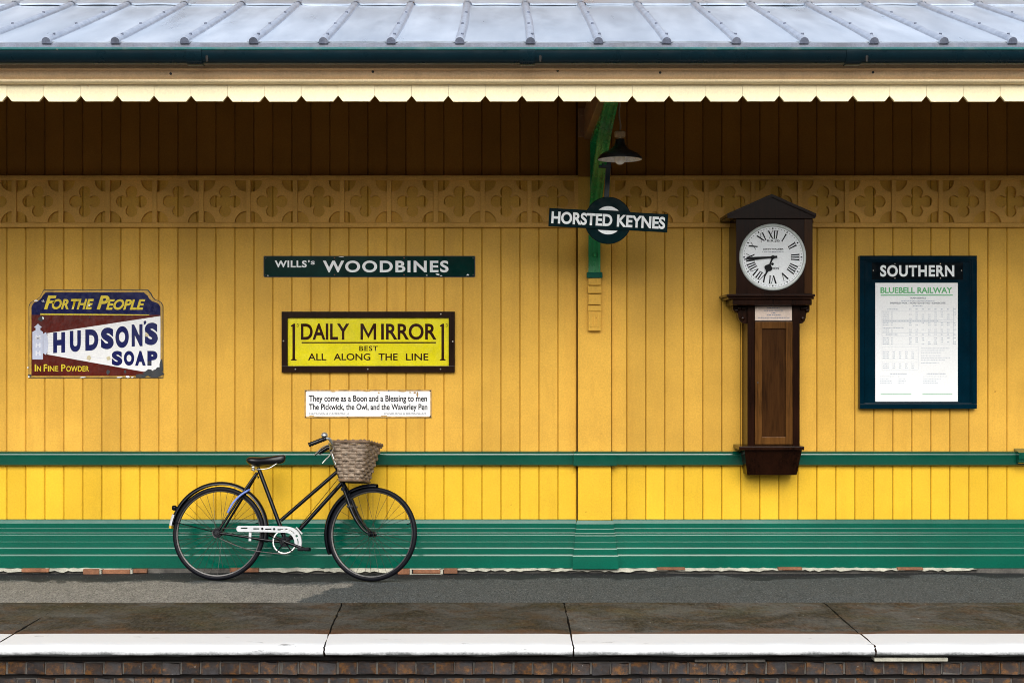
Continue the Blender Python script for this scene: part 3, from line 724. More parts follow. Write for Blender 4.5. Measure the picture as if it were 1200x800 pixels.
# ---- eaves: lead drip, gutter, fascia, valance
MB().sweep_x([(EY - .006, EZ - .004), (EY - .016, EZ - .010), (EY - .018, EZ - .062), (EY - .010, EZ - .062), (EY - .002, EZ - .012)], -9, 9).build('lead_drip', M['lead_dark'], roof)
gy, gzc, gr = EY - .062, 3.366, .066
outer = [(gy + gr * math.cos(R(a)), gzc + gr * 1.12 * math.sin(R(a))) for a in range(180, 361, 12)]
inner = [(gy + (gr - .006) * math.cos(R(a)), gzc + (gr - .006) * 1.12 * math.sin(R(a))) for a in range(360, 179, -12)]
gutter = MB().sweep_x(outer + inner, -9, 9).build('gutter', M['gutter'], bld, smooth=True, ang=40)
MB().tube([(-9, gy - gr + .001, gzc + .006), (9, gy - gr + .001, gzc + .006)], .0095, 10).build('gutter_rim', M['gutter_rim'], gutter, smooth=True)
for px in (-170, 228, 618, 1000, 1390):
    X = WX(px, 2.3)
    o2 = [(gy + (gr + .007) * math.cos(R(a)), gzc + (gr + .007) * 1.12 * math.sin(R(a))) for a in range(180, 361, 12)]
    i2 = [(gy + (gr + .0005) * math.cos(R(a)), gzc + (gr + .0005) * 1.12 * math.sin(R(a))) for a in range(360, 179, -12)]
    MB().sweep_x(o2 + i2, X - .045, X + .045).build('gutter_joint', M['gutter'], gutter, smooth=True)
    MB().tube([(X + .075, gy - gr * .75, gzc - .03), (X + .075, gy - gr * .75, gzc - .065)], [.012, .006], 8).build('gutter_bolt', M['iron_black'], gutter)
fy = -2.14
fascia = MB().sweep_x([(-2.10, 3.40), (fy - .050, 3.32), (fy - .050, 3.284), (fy - .012, 3.281), (fy - .008, 3.276), (fy - .009, 3.262), (fy - .004, 3.250), (fy + .004, 3.240), (fy + .012, 3.234), (-2.10, 3.232)], -9, 9).build('fascia', M['fascia'], bld, smooth=True, ang=30)
MB().sweep_x([(-2.09, 3.2315), (fy - .004, 3.2315), (fy - .014, 3.229), (fy - .018, 3.221), (fy - .016, 3.214), (fy - .006, 3.210), (fy + .006, 3.206), (-2.09, 3.205)], -9, 9).build('bead_moulding', M['bead'], fascia, smooth=True, ang=30)
for px, py in ((200, 86.5), (437, 84.3), (653.5, 83), (773.6, 85.3), (1023, 85)):
    c = Vector((WX(px, 2.15), fy - .006, WZ(py, 2.15)))
    MB().tube([c + Vector((0, .02, 0)), c + Vector((0, -.006, 0))], .008, 8).build('nail_hole', M['iron_black'], fascia)
valance = MB().sweep_x([(-2.075, 3.36), (-2.06, 3.36), (-2.06, 3.16), (-2.075, 3.16)], -9, 9).build('valance', M['soffit'], bld)
VP = 43.1 / 196.5; VB, VT = 3.106, 3.212
def vboard(w):
    nt, nh = .0285, .034; h = w / 2 - .0008
    return MB().prism([(-h, VT), (-h, VB + nh), (-h + nt, VB), (h - nt, VB), (h, VB + nh), (h, VT)], -2.099, -2.077).mesh('valance_board', M['cream'])
vme = vboard(VP)
x = (8.2 - VX) / 196.5 + VP / 2
x -= VP * 17
while x < XR: obj('valance_board', vme, valance, (x, random.uniform(-.002, .001), random.uniform(-.0015, .0015))); x += VP
# canopy soffit boarding and the timber beam over the bracket
sof = MB()
yy = -2.05
while yy < -0.02:
    y2 = min(yy + .125, -0.001)
    sof.sweep_x([(yy + .002, rz(yy) - .060), (y2 - .002, rz(y2) - .060), (y2 - .002, rz(y2) - .047), (yy + .002, rz(yy) - .047)], -9, 9); yy += .125
sof.build('soffit', M['soffit'], roof)
bx = 0.668
MB().box(bx - .075, bx + .045, -2.07, 0.0, 3.185, 3.40, ch=.006).build('canopy_beam', M['beam'], bld)
MB().box(WX(677.5, .06), WX(688.5, .06), -.075, -PD, WZ(161, .06), WZ(127, .06), ch=.006).tube([(WX(683, .08), -.07, WZ(134, .08)), (WX(683, .08), -.09, WZ(134, .08))], .014, 8).tube([(WX(683, .08), -.07, WZ(153, .08)), (WX(683, .08), -.09, WZ(153, .08))], .014, 8).build('wall_plate', M['beam'], bld)

# ---- green cast-iron bracket
BR = [(.085, 2.175), (.085, 2.32), (.086, 2.46), (.105, 2.555), (.16, 2.635), (.25, 2.70), (.37, 2.762), (.51, 2.82), (.70, 2.895), (.90, 2.965), (1.08, 3.02), (1.35, 3.085), (1.60, 3.13), (1.85, 3.178)]
def smooth_path(p, n=4):
    out = []
    for i in range(len(p) - 1):
        p0, p1, p2, p3 = p[max(i - 1, 0)], p[i], p[i + 1], p[min(i + 2, len(p) - 1)]
        for k in range(n):
            t = k / n
            out.append(tuple(0.5 * ((2 * b1) + (-a + c) * t + (2 * a - 5 * b1 + 4 * c - dd) * t * t + (-a + 3 * b1 - 3 * c + dd) * t ** 3) for a, b1, c, dd in zip(p0, p1, p2, p3)))
    out.append(tuple(p[-1])); return out
path = smooth_path(BR, 3)
def ribbon(b, hw, t0, t1, xc=bx, mi=0):
    """strip along the bracket curve: half width hw, from t0 to t1 behind the curve"""
    vs = []; n = len(path)
    for i, (d, z) in enumerate(path):
        a = Vector(path[max(i - 1, 0)]); c = Vector(path[min(i + 1, n - 1)]); t = (c - a).normalized(); nn = Vector((t.y, -t.x))   # outward (down / to the camera)
        for w in (-hw, hw):
            for q in (t0, t1): vs.append((xc + w, -(d + nn.x * q), z + nn.y * q))
    fs = []
    for i in range(n - 1):
        o, p = i * 4, i * 4 + 4
        fs += [(o, o + 1, p + 1, p), (o + 2, p + 2, p + 3, o + 3), (o, p, p + 2, o + 2), (o + 1, o + 3, p + 3, p + 1)]
    fs += [(0, 2, 3, 1), ((n - 1) * 4, (n - 1) * 4 + 1, (n - 1) * 4 + 3, (n - 1) * 4 + 2)]
    b.add(vs, fs, mi)
b = MB(); ribbon(b, .044, -.016, 0); ribbon(b, .010, -.0005, .012); ribbon(b, .006, -.0005, .008, bx - .034); ribbon(b, .006, -.0005, .008, bx + .034)
bracket = b.build('canopy_bracket', M['green_iron'], bld)
web = MB(); ribbon(web, .011, -.105, -.0165); web.build('bracket_web', M['green_iron'], bracket)
MB().box(bx - .03, bx + .03, -.066, -PD + .001, 2.175, 3.18, ch=.004).build('bracket_post', M['green_iron'], bracket)
MB().box(bx - .03, bx + .03, -2.0, -.067, 3.150, 3.183, ch=.004).build('bracket_top_bar', M['green_iron'], bracket)
MB().box(bx - .058, bx + .058, -.112, -PD + .001, WZ(325.8, .1), WZ(319, .1), ch=.005).build('bracket_shoe', M['green'], bracket)
MB().lathe([(0, -.022), (.010, -.020), (.016, -.012), (.018, 0)], 'y', (bx + .004, -.096, WZ(299, .09)), 14).build('bracket_boss', M['green_iron'], bracket, smooth=True)
# pierced scroll ring filling the bracket's corner
sc_ = MB()
for cy, cz, rr_ in ((-.22, 2.93, .115), (-.46, 3.03, .075), (-.17, 2.70, .06)):
    sc_.tube([(bx, cy + rr_ * math.cos(R(a)), cz + rr_ * math.sin(R(a))) for a in range(0, 360, 20)], .012, 6, closed=True)
sc_.build('bracket_scroll', M['green_iron'], bracket, smooth=True)

# ================================================================== THINGS ON THE WALL
# ---- hanging lamp
LD = 1.28
lx, lz = WX(726.5, LD), WZ(187, LD)
lamp = tag(empty('hanging_lamp', (lx, -LD, lz)), 'black enamel pendant lamp with white inside and bare bulb, under the canopy', 'lamp')
prof = [(.146, 0.0), (.144, .010), (.130, .028), (.108, .043), (.080, .056), (.056, .070), (.040, .088), (.032, .108), (.029, .132), (0.0, .133)]
MB().lathe(prof, seg=40).build('lamp_shade', M['shade_black'], lamp, smooth=True)
MB().lathe([(r_ - .003 if r_ > .01 else 0, h - .003 if i else -.001) for i, (r_, h) in enumerate(prof)], seg=40).build('shade_lining', M['shade_white'], lamp, smooth=True)
MB().lathe([(0, -.034), (.014, -.032), (.026, -.024), (.033, -.010), (.035, .006), (.031, .028), (.022, .045), (.016, .060), (.016, .075)], seg=24).build('bulb', M['bulb'], lamp, smooth=True)
MB().lathe([(.020, .050), (.030, .052), (.030, .085), (.018, .09)], seg=20).build('lamp_socket', M['iron_black'], lamp, smooth=True)
MB().lathe([(0, .185), (.030, .184), (.036, .178), (.036, .150), (.031, .144), (.016, .142), (.014, .13)], seg=24).build('lamp_holder', M['ceramic'], lamp, smooth=True)
MB().tube(smooth_path([(0, 0, .183), (.004, 0, .22), (-.004, 0, .27), (-.006, 0, .33), (.0, 0, .40), (0, 0, rz(-LD) - .065 - lz)], 4), .0062, 8).build('flex', M['cable'], lamp, smooth=True)

# ---- roundel station sign
SD = 0.75
sgx, sgz = WX(712.5, SD), WZ(258.5, SD)
tilt = math.atan2(7.2, 138) 
rsign = tag(empty('station_name_sign', (sgx, -SD, sgz), (0, tilt, 0)), 'dark green roundel sign with white station name bar hung from the bracket', 'sign')
S_ = F / (DW - SD)
rd = 27.6 / S_
MB().lathe([(0, -.016), (rd - .004, -.016), (rd, -.012), (rd, .004), (0, .006)], 'y', seg=56).build('roundel_disc', M['sign_green'], rsign, smooth=True, ang=35)
hw, hh = 69.6 / S_, 10.7 / S_
MB().box(-hw + .0, hw, -.028, -.0165, -hh, hh, ch=.002).build('name_bar', M['sign_green'], rsign)
rc = 14.2 * 1.0 / S_ + .01
for sgn in (1, -1):
    a0 = math.degrees(math.asin(min(.99, (hh + .006) / .097)))
    pts = [(.097 * math.cos(R(a)), sgn * .097 * math.sin(R(a))) for a in [a0 + (180 - 2 * a0) * i / 20 for i in range(21)]]
    me = bpy.data.meshes.new('white_segment'); me.from_pydata([(x, -.0178, z) for x, z in pts], [], [tuple(range(len(pts)))]); me.materials.append(M['letter_white'])
    obj('white_segment', me, rsign)
def local_text(parent, s, x0, x1, z0, z1, y, mat, bold=0, shear=0, space=1.0, name='lettering'):
    me = text_mesh(s, bold, shear, space, mat)
    xs = [v.co.x for v in me.vertices]; zs = [v.co.z for v in me.vertices]
    a, b_, c, d_ = min(xs), max(xs), min(zs), max(zs)
    for v in me.vertices: v.co = (x0 + (v.co.x - a) / (b_ - a) * (x1 - x0), y, z0 + (v.co.z - c) / (d_ - c) * (z1 - z0))
    me.update(); return obj(name, me, parent)
local_text(rsign, 'HORSTED', -66.5 / S_, 4.7 / S_, -7.2 / S_, 7.2 / S_, -.0295, M['letter_white'], .034)
local_text(rsign, 'KEYNES', 10.2 / S_, 66.5 / S_, -7.2 / S_, 7.2 / S_, -.0295, M['letter_white'], .034)
stx = WX(709.5, SD) - sgx
hang = MB().box(stx - .017, stx + .017, .004, .014, rd * .55, WZ(190, SD) - sgz, ch=.002)
hang.build('hanger_strap', M['gutter'], rsign)
MB().box(bx - sgx - .03, stx + .02, .002, .02, .36, .40, ch=.003).build('strap_clamp', M['gutter'], rsign)

# ---- wall clock
CX = 1.943
zc0 = WZ(557, .12)
clock = tag(empty('wall_clock', (CX, 0, zc0)), 'tall dark wooden wall clock with white roman numeral dial and long trunk', 'clock')
def cz(py, d): return WZ(py, d) - zc0
def cxp(px, d): return WX(px, d) - CX
HD, TD = .34, .25
# hood
hx0, hx1 = cxp(862.8, HD), cxp(952.3, HD)
hb, ht = cz(344.5, HD), cz(256, HD)
dR = .240; dcx, dcz = cxp(906, HD + .02), cz(301.2, HD + .02)
MB().box(hx0, hx1, -HD + .02, -.002, hb, ht, ch=.003).build('hood', M['wood'], clock)
sqr = [(hx0, hb), (hx1, hb), (hx1, ht), (hx0, ht)]
obj('hood_front', curve_mesh('hood_front', [sqr, arc(dcx, dcz, dR - .004, 0, 360, 64)[:-1]], .009, M['wood'], -HD + .0105), clock)
MB().box(hx1 - .060, hx1 - .004, -HD - .006, -HD + .001, hb + .003, ht - .003, ch=.002).build('hood_stile', M['wood_mid'], clock)
# pediment
px0_, px1_ = cxp(852.5, HD + .03), cxp(955.5, HD + .03); pz = cz(252.5, HD + .03); pa = cz(231.2, HD + .03)
pm_ = (px0_ + px1_) / 2
b = MB().prism([(px0_, ht - .001), (px1_, ht - .001), (px1_, pz), (pm_, pa), (px0_, pz)], -HD - .030, -.003)
ped = b.build('pediment', M['wood'], clock)
MB().prism([(px0_ - .003, pz - .010), (px0_ - .003, pz + .012), (pm_, pa + .022), (px1_ + .003, pz + .012), (px1_ + .003, pz - .010), (pm_, pa + .001)], -HD - .045, -.003).build('pediment_moulding', M['wood'], ped)
# cornice below the hood
c = MB().sweep_x([(0, 0), (0, 0), (0, 0)], 0, 0) if False else MB()
for (a, b_, y0_, y1_, dd) in ((851.5, 955.5, 344.5, 347.5, .365), (853.5, 954.0, 347.7, 350.5, .352), (858.5, 951.5, 350.7, 357.5, .335)):
    c.box(cxp(a, dd), cxp(b_, dd), -dd, -.002, cz(y1_, dd), cz(y0_, dd), ch=.005)
c.build('cornice', M['wood'], clock)
# trunk
tx0, tx1 = cxp(876, TD), cxp(937.2, TD); tb, tt = cz(524, TD), cz(357.6, TD)
MB().box(tx0, tx1, -TD + .012, -.002, tb, tt, ch=.002).build('trunk', M['wood_mid'], clock)
MB().box(tx0, cxp(884.3, TD), -TD, -TD + .0115, tb, tt, ch=.002).box(cxp(928.9, TD), tx1, -TD, -TD + .0115, tb, tt, ch=.002).build('trunk_stile', M['wood'], clock)
# door with a sunk panel
dx0, dx1, dz0, dz1 = cxp(884.6, TD), cxp(928.6, TD), cz(520.3, TD), cz(376.8, TD)
ix0, ix1, iz0, iz1 = cxp(892.9, TD), cxp(920.6, TD), cz(511.6, TD), cz(384.8, TD)
door = MB()
door.box(dx0, ix0, -TD - .006, -TD + .014, dz0, dz1, ch=.002).box(ix1, dx1, -TD - .006, -TD + .014, dz0, dz1, ch=.002)
door.box(ix0 + .0002, ix1 - .0002, -TD - .0055, -TD + .014, dz0, iz0, ch=.002).box(ix0 + .0002, ix1 - .0002, -TD - .0055, -TD + .014, iz1, dz1, ch=.002)
door = door.build('door', M['wood_warm'], clock)
MB().box(ix0 - .002, ix1 + .002, -TD + .0105, -TD + .0135, iz0 - .002, iz1 + .002).build('door_panel', M['wood_mid'], door)
MB().lathe([(0, -.003), (.005, -.003), (.006, 0)], 'y', (dx0 + .02, -TD - .006, cz(448, TD)), 10).build('keyhole', M['iron_black'], door)
# brass plate
bp = MB().box(cxp(884.8, TD), cxp(928, TD), -TD - .003, -TD + .012, cz(375.6, TD), cz(358.6, TD), ch=.001).build('brass_plate', M['brass'], clock)
def crel(): return (CX, 0, zc0)
pr = MB()
for (a, b_, y_) in ((899, 914, 361), (895, 918, 363.8), (904, 909, 366.6), (899, 915, 369), (888, 925, 372.2)):
    x = a
    while x < b_:
        w = random.uniform(.7, 2.4); w = min(w, b_ - x)
        pr.box(cxp(x, TD), cxp(x + w, TD), -TD - .0040, -TD - .0032, cz(y_ + .55, TD), cz(y_ - .55, TD)); x += w + .7
pr.build('engraved_lines', M['ink_mid'], bp)
# carved consoles either side of the trunk top
for (a, b_) in ((859.5, 875.6), (937.8, 949.5)):
    x0_, x1_ = cxp(a, TD), cxp(b_, TD); inner_left = a > 900
    zt_, zb_ = cz(357.6, TD), cz(379, TD); w = x1_ - x0_; h = zt_ - zb_
    prof = [(0, 0), (1, 0), (1, -.22), (.93, -.34), (.80, -.40), (.68, -.42), (.62, -.55), (.60, -.70), (.50, -.86), (.30, -.97), (.08, -1.0), (0, -1.0)]
    pts = [((x0_ + u * w) if inner_left else (x1_ - u * w), zt_ + v * h) for u, v in prof]
    b = MB().prism(pts, -TD + .02, -TD + .11)
    for q in range(4):
        u = (.25, .55, .75, .3)[q]; v = (-.18, -.16, -.28, -.72)[q]
        xx = (x0_ + u * w) if inner_left else (x1_ - u * w)
        b.lathe([(0, -.014), (.010, -.012), (.016, -.004), (.017, .004)], 'y', (xx, -TD + .02, zt_ + v * h), 12)
    b.build('carved_console', M['wood'], clock)
# bottom shelf and tapered base box
MB().box(cxp(866.2, .275), cxp(942.6, .275), -.275, -.002, cz(527.2, .275), cz(522.8, .275), ch=.004).build('base_shelf', M['wood'], clock)
t0_, t1_ = cxp(872.5, .25), cxp(939.8, .25); b0_, b1_ = cxp(875.5, .17), cxp(933.5, .17); zt_ = cz(527.3, .25); zb_ = cz(556.3, .17)
MB().add([(t0_, -.002, zt_), (t1_, -.002, zt_), (t1_, -.25, zt_), (t0_, -.25, zt_), (b0_, -.002, zb_), (b1_, -.002, zb_), (b1_, -.17, zb_), (b0_, -.17, zb_)],
         [(0, 1, 2, 3), (4, 7, 6, 5), (0, 4, 5, 1), (1, 5, 6, 2), (2, 6, 7, 3), (3, 7, 4, 0)]).build('base_box', M['wood'], clock)
# dial
dy = -HD - .001
dial = MB().lathe([(0, -.006), (dR - .022, -.004), (dR - .020, .012), (0, .013)], 'y', (dcx, dy, dcz), 72).build('dial', M['dial'], clock, smooth=True, ang=35)
MB().lathe([(dR - .021, -.002), (dR - .018, -.013), (dR - .010, -.016), (dR - .003, -.012), (dR, -.002), (dR, .012), (dR - .021, .012)], 'y', (dcx, dy, dcz), 72).build('bezel', M['bezel'], clock, smooth=True, ang=50)
fy_ = dy - .0075
r_in, r_out = .131, .190; NH = r_out - r_in
def stroke(b, p, q, w, flatends=True):
    """slanted numeral stroke with level ends in numeral space"""
    b.append([(p[0] - w / 2, p[1]), (p[0] + w / 2, p[1]), (q[0] + w / 2, q[1]), (q[0] - w / 2, q[1])])
def numeral(s):
    polys = []; x = 0; TK, TN = .0105, .0028
    for ch in s:
        if ch == 'I': stroke(polys, (x + .005, 0), (x + .005, NH), TK * .82); polys.append([(x - .0035, NH - .0022), (x + .0135, NH - .0022), (x + .0135, NH), (x - .0035, NH)]); polys.append([(x - .0035, 0), (x + .0135, 0), (x + .0135, .0022), (x - .0035, .0022)]); x += .0175
        elif ch == 'V': stroke(polys, (x + .021, 0), (x + .006, NH), TK); stroke(polys, (x + .021, 0), (x + .036, NH), TN + .001); x += .043
        elif ch == 'X': stroke(polys, (x + .034, 0), (x + .006, NH), TK); stroke(polys, (x + .004, 0), (x + .034, NH), TN + .001); x += .042
    w = x - .0075 if s[-1] == 'I' else x
    return [[(a - w / 2, z) for a, z in p] for p in polys]
nb = MB(); layer = 0
for h, s in enumerate(('XII', 'I', 'II', 'III', 'IIII', 'V', 'VI', 'VII', 'VIII', 'IX', 'X', 'XI')):
    an = R(h * 30)
    for p in numeral(s):
        layer = (layer + 1) % 7; vs = []
        for a, z in p:
            rr_ = r_in + z; a2 = a * (0.86 + 0.25 * (z / NH))
            vs.append((dcx + rr_ * math.sin(an) + a2 * math.cos(an), fy_ - layer * .00012, dcz + rr_ * math.cos(an) - a2 * math.sin(an)))
        nb.add(vs, [tuple(range(len(vs)))])
for mnt in range(60):
    an = R(mnt * 6); r0, r1 = (.199, .211) if mnt % 5 == 0 else (.203, .209); w = .0042 if mnt % 5 == 0 else .0021
    vs = []
    for rr_, a in ((r0, -w), (r0, w), (r1, w), (r1, -w)): vs.append((dcx + rr_ * math.sin(an) + a * math.cos(an), fy_, dcz + rr_ * math.cos(an) - a * math.sin(an)))
    nb.add(vs, [(0, 1, 2, 3)])
nb.build('numerals', M['ink'], dial)
fd = HD + .0085
for s, a, b_, y0_, y1_, m in (('B.R.(S)', 899, 913.6, 281, 283.9, 'ink'), ('JOHN WALKER', 893.8, 918.2, 291.0, 293.4, 'ink'), ('1, SOUTH MOLTON ST', 893.2, 918.6, 294.4, 296.0, 'ink_mid'), ('LONDON', 897.6, 912.5, 313.0, 315.8, 'ink')):
    lettering(dial, s, a, b_, y0_, y1_, fd, M[m], .02, rel=(CX, 0, zc0))
MB().lathe([(0, -.002), (.009, -.002), (.010, .002)], 'y', (dcx - .002, fy_, cz(309.4, HD)), 12).build('winding_hole', M['ink'], dial)
def hand(poly, ang, y, nm):
    pts = [(dcx + a * math.cos(ang) + r_ * math.sin(ang), dcz - a * math.sin(ang) + r_ * math.cos(ang)) for a, r_ in poly]
    obj(nm, curve_mesh(nm, [pts], .0012, M['ink'], y), clock)
hand([(-.009, -.03), (.009, -.03), (.0055, .02), (.010, .13), (.0075, .16), (.001, .208), (-.001, .208), (-.0075, .16), (-.010, .13), (-.0055, .02)], R(266.5), dy - .019, 'minute_hand')
hand([(-.007, 0), (.007, 0), (.0055, .055), (.012, .062), (.026, .074), (.029, .088), (.022, .099), (.011, .104), (.006, .120), (.004, .150), (0, .160), (-.004, .150), (-.006, .120), (-.011, .104), (-.022, .099), (-.029, .088), (-.026, .074), (-.012, .062), (-.0055, .055)], R(203), dy - .0135, 'hour_hand')
MB().lathe([(0, -.026), (.010, -.025), (.014, -.018), (.014, -.006)], 'y', (dcx, dy, dcz), 16).build('hand_boss', M['ink'], clock, smooth=True)

# ---- notice board and poster
ND = .055
nrel = (WX(1076), 0, WZ(479))
nb_ = tag(empty('notice_board', nrel), 'dark blue framed notice board with white lettered header, right of the clock', 'notice board')
NR = nrel
def rbox(b, a, b_, y0_, y1_, d0, d1, ch=.003, rel=NR): return b.box(WX(a, d1) - rel[0], WX(b_, d1) - rel[0], -d1, -d0, WZ(y1_, d1) - rel[2], WZ(y0_, d1) - rel[2], ch=ch)
rbox(MB(), 1012, 1140, 304, 474, .002, .034).build('back_panel', M['board_navy'], nb_)
fb = MB()
rbox(fb, 1007.6, 1145, 299.5, 304.8, .002, ND); rbox(fb, 1007.6, 1145, 473.3, 478.8, .002, ND)
rbox(fb, 1007.6, 1013.0, 304.8, 473.3, .002, ND - .001); rbox(fb, 1139.4, 1145, 304.8, 473.3, .002, ND - .001)
rbox(fb, 1013.0, 1139.4, 472.0, 473.3, .03, .045, .002); rbox(fb, 1013.0, 1015.2, 305, 472, .03, .044, .002); rbox(fb, 1137.2, 1139.4, 305, 472, .03, .044, .002); rbox(fb, 1015.2, 1137.2, 304.8, 306.5, .03, .044, .002)
fb.build('frame', M['board_navy'], nb_)
hp = rbox(MB(), 1022, 1128.6, 307.8, 327.6, .034, .040, .0015).build('header_plate', M['plate_black'], nb_)
lettering(hp, 'SOUTHERN', 1031.5, 1118.3, 310.6, 324.2, .0425, M['letter_white'], .035, rel=NR, space=1.12)
for a, b_ in ((1023.4, 317), (1126.8, 317), (1048.8, 309), (1102, 309), (1048.8, 326), (1102, 326)):
    MB().lathe([(0, -.003), (.004, -.002), (.005, .001)], 'y', (WX(a, .04) - NR[0], -.0405, WZ(b_, .04) - NR[2]), 8).build('screw', M['screw'], hp)
PR = (WX(1074, .036), -.036, WZ(470.5, .036))
poster = tag(empty('timetable_poster', PR), 'white paper timetable with green heading pinned inside the blue notice board', 'poster')
MB().box(WX(1025.8, .038) - PR[0], WX(1122.4, .038) - PR[0], -.0022, -.0002, WZ(470.4, .038) - PR[2], WZ(331.4, .038) - PR[2]).build('sheet', M['paper'], poster)
pd = .0395
lettering(poster, 'BLUEBELL RAILWAY', 1031.8, 1116, 336.5, 343.6, pd, M['paper_green'], .03, rel=PR)
sheet(poster, 'green_rule', rect(1032, 1116.5, 345.2, 346.4), pd, M['paper_green'], PR)
lettering(poster, 'TRAIN SERVICE', 1066, 1085, 348.2, 350.2, pd, M['ink_mid'], .02, rel=PR)
lettering(poster, 'SHEFFIELD PARK – HORSTED KEYNES – KINGSCOTE', 1043, 1108, 354.0, 356.0, pd, M['ink_mid'], .02, rel=PR)
pb = MB(); rp = random.Random(21)
def pq(a, b_, y0_, y1_): pb.box(WX(a, pd) - PR[0], WX(b_, pd) - PR[0], -.0032, -.0024, WZ(y1_, pd) - PR[2], WZ(y0_, pd) - PR[2])
def dashes(a, b_, y, h=.55):
    x = a
    while x < b_: w = min(rp.uniform(.6, 1.8), b_ - x); pq(x, x + w, y - h, y + h); x += w + .5
dashes(1056, 1095, 352.4, .5); dashes(1070, 1081, 358.4)
for y in (360, 364.5, 374.5, 377, 389.8, 393.8, 403.3): pq(1033.5, 1117.5, y, y + .22)
for x in (1033.5, 1117.3): pq(x, x + .22, 360, 403.3)
for y in (366, 368.4, 370.8, 373.2, 378.5, 381, 386, 388.4, 396, 398.4, 400.8, 402.8):
    dashes(1034.5, 1042, y, .4); dashes(1044.5, 1046.5, y, .4)
    for k in range(8):
        if rp.random() < .8: dashes(1065.5 + k * 7.4, 1068.3 + k * 7.4, y, .42)
dashes(1034.5, 1100, 375.8, .4); dashes(1034.5, 1059, 384, .4); dashes(1040, 1052, 362.3); dashes(1038, 1052, 391.8)
for k in range(8): dashes(1065.5 + k * 7.4, 1068 + k * 7.4, 362.3); dashes(1065.5 + k * 7.4, 1068 + k * 7.4, 391.8)
for y in (406, 410.4, 420.8, 424.4, 433): pq(1033.5, 1076, y, y + .2)
for x in (1033.5, 1076): pq(x, x + .2, 406, 433)
for y in (412, 414.4, 416.8, 419.2, 426, 428.4, 430.8):
    dashes(1034.5, 1042, y, .4)
    for k in range(4): dashes(1046 + k * 7.4, 1048.8 + k * 7.4, y, .4)
for y in (408, 410.5, 413, 416.5, 419, 422, 425): dashes(1079.5, rp.uniform(1098, 1116), y, .35)
dashes(1043, 1063, 437.8); dashes(1086, 1108, 437.8)
for y in (441, 443.6, 446.2, 448.8): dashes(1031.5, rp.uniform(1038, 1048), y, .3); dashes(1052, rp.uniform(1054, 1062), y, .3); dashes(1082, rp.uniform(1092, 1112), y, .3)
pb.build('small_print', M['ink_grey'], poster)
for a, b_ in ((1032, 1068), (1081, 1116)): sheet(poster, 'green_rule', rect(a, b_, 460.9, 461.6), pd, M['paper_green'], PR)

# ---- long green enamel sign
WR = (WX(433), 0, WZ(324.6))
ws = tag(empty('enamel_sign', WR), 'long narrow dark green enamel sign with white capitals, topmost of the three stacked signs', 'sign')
def plate(parent, a, b_, y0_, y1_, d0, d1, mat, rel, rad=.008, name='plate'):
    X0, X1, Z0, Z1 = WX(a, d1) - rel[0], WX(b_, d1) - rel[0], WZ(y1_, d1) - rel[2], WZ(y0_, d1) - rel[2]
    pts = arc(X0 + rad, Z0 + rad, rad, 180, 270, 5) + arc(X1 - rad, Z0 + rad, rad, 270, 360, 5) + arc(X1 - rad, Z1 - rad, rad, 0, 90, 5) + arc(X0 + rad, Z1 - rad, rad, 90, 180, 5)
    return MB().prism(pts, -d1, -d0).build(name, mat, parent)
plate(ws, 308.8, 557, 299.8, 324.6, .001, .010, M['chip'], WR)
plate(ws, 309.8, 556, 300.7, 323.7, .0102, .0125, M['bottle_green'], WR, name='enamel_face')
lettering(ws, 'WILLS', 322, 359.5, 305.2, 313.4, .014, M['letter_white'], .03, rel=WR, space=1.1)
lettering(ws, '’', 361, 363, 304.8, 307.6, .014, M['letter_white'], .03, rel=WR)
lettering(ws, 'S', 364.2, 368.8, 305.8, 310.0, .014, M['letter_white'], .03, rel=WR)
lettering(ws, 'WOODBINES', 378.4, 525.6, 305.3, 319.2, .014, M['letter_white'], .028, rel=WR, space=1.15)
def screws(parent, pts, d, rel, mat, r_=.0055):
    for a, b_ in pts:
        MB().lathe([(0, -.0035), (r_ * .7, -.003), (r_, -.0005), (r_, .002)], 'y', (WX(a, d) - rel[0], -d, WZ(b_, d) - rel[2]), 10).build('screw', mat, parent, smooth=True)
screws(ws, ((311.5, 302.5), (554.5, 302.5), (311.5, 322), (554.5, 322)), .0125, WR, M['iron_black'])
screws(ws, ((392, 302.2), (473.6, 302.2), (392, 322), (473.6, 322)), .0125, WR, M['footing_brick'])
def chips(parent, lst, d, rel, mat, name='chip'):
    """ragged flat chips in the enamel"""
    rr = random.Random(len(lst) * 7 + int(d * 1e4))
    for (a, b_, rx, ry) in lst:
        b = MB(); n = 11; vs = []
        for k in range(n):
            q = rr.uniform(.65, 1.2); vs.append((WX(a + rx * q * math.cos(2 * math.pi * k / n), d) - rel[0], -d - rr.uniform(0, .0001), WZ(b_ + ry * q * math.sin(2 * math.pi * k / n), d) - rel[2]))
        b.add(vs, [tuple(range(n))]); b.build(name, mat, parent)
chips(ws, [(500, 322.6, 1.2, .6), (513, 321.6, 2.4, 1.2), (548, 322, 1.6, 1), (517, 323, 1.6, .5), (314, 322.8, 1, .5), (400, 300.9, 3, .4)], .0128, WR, M['letter_white'])

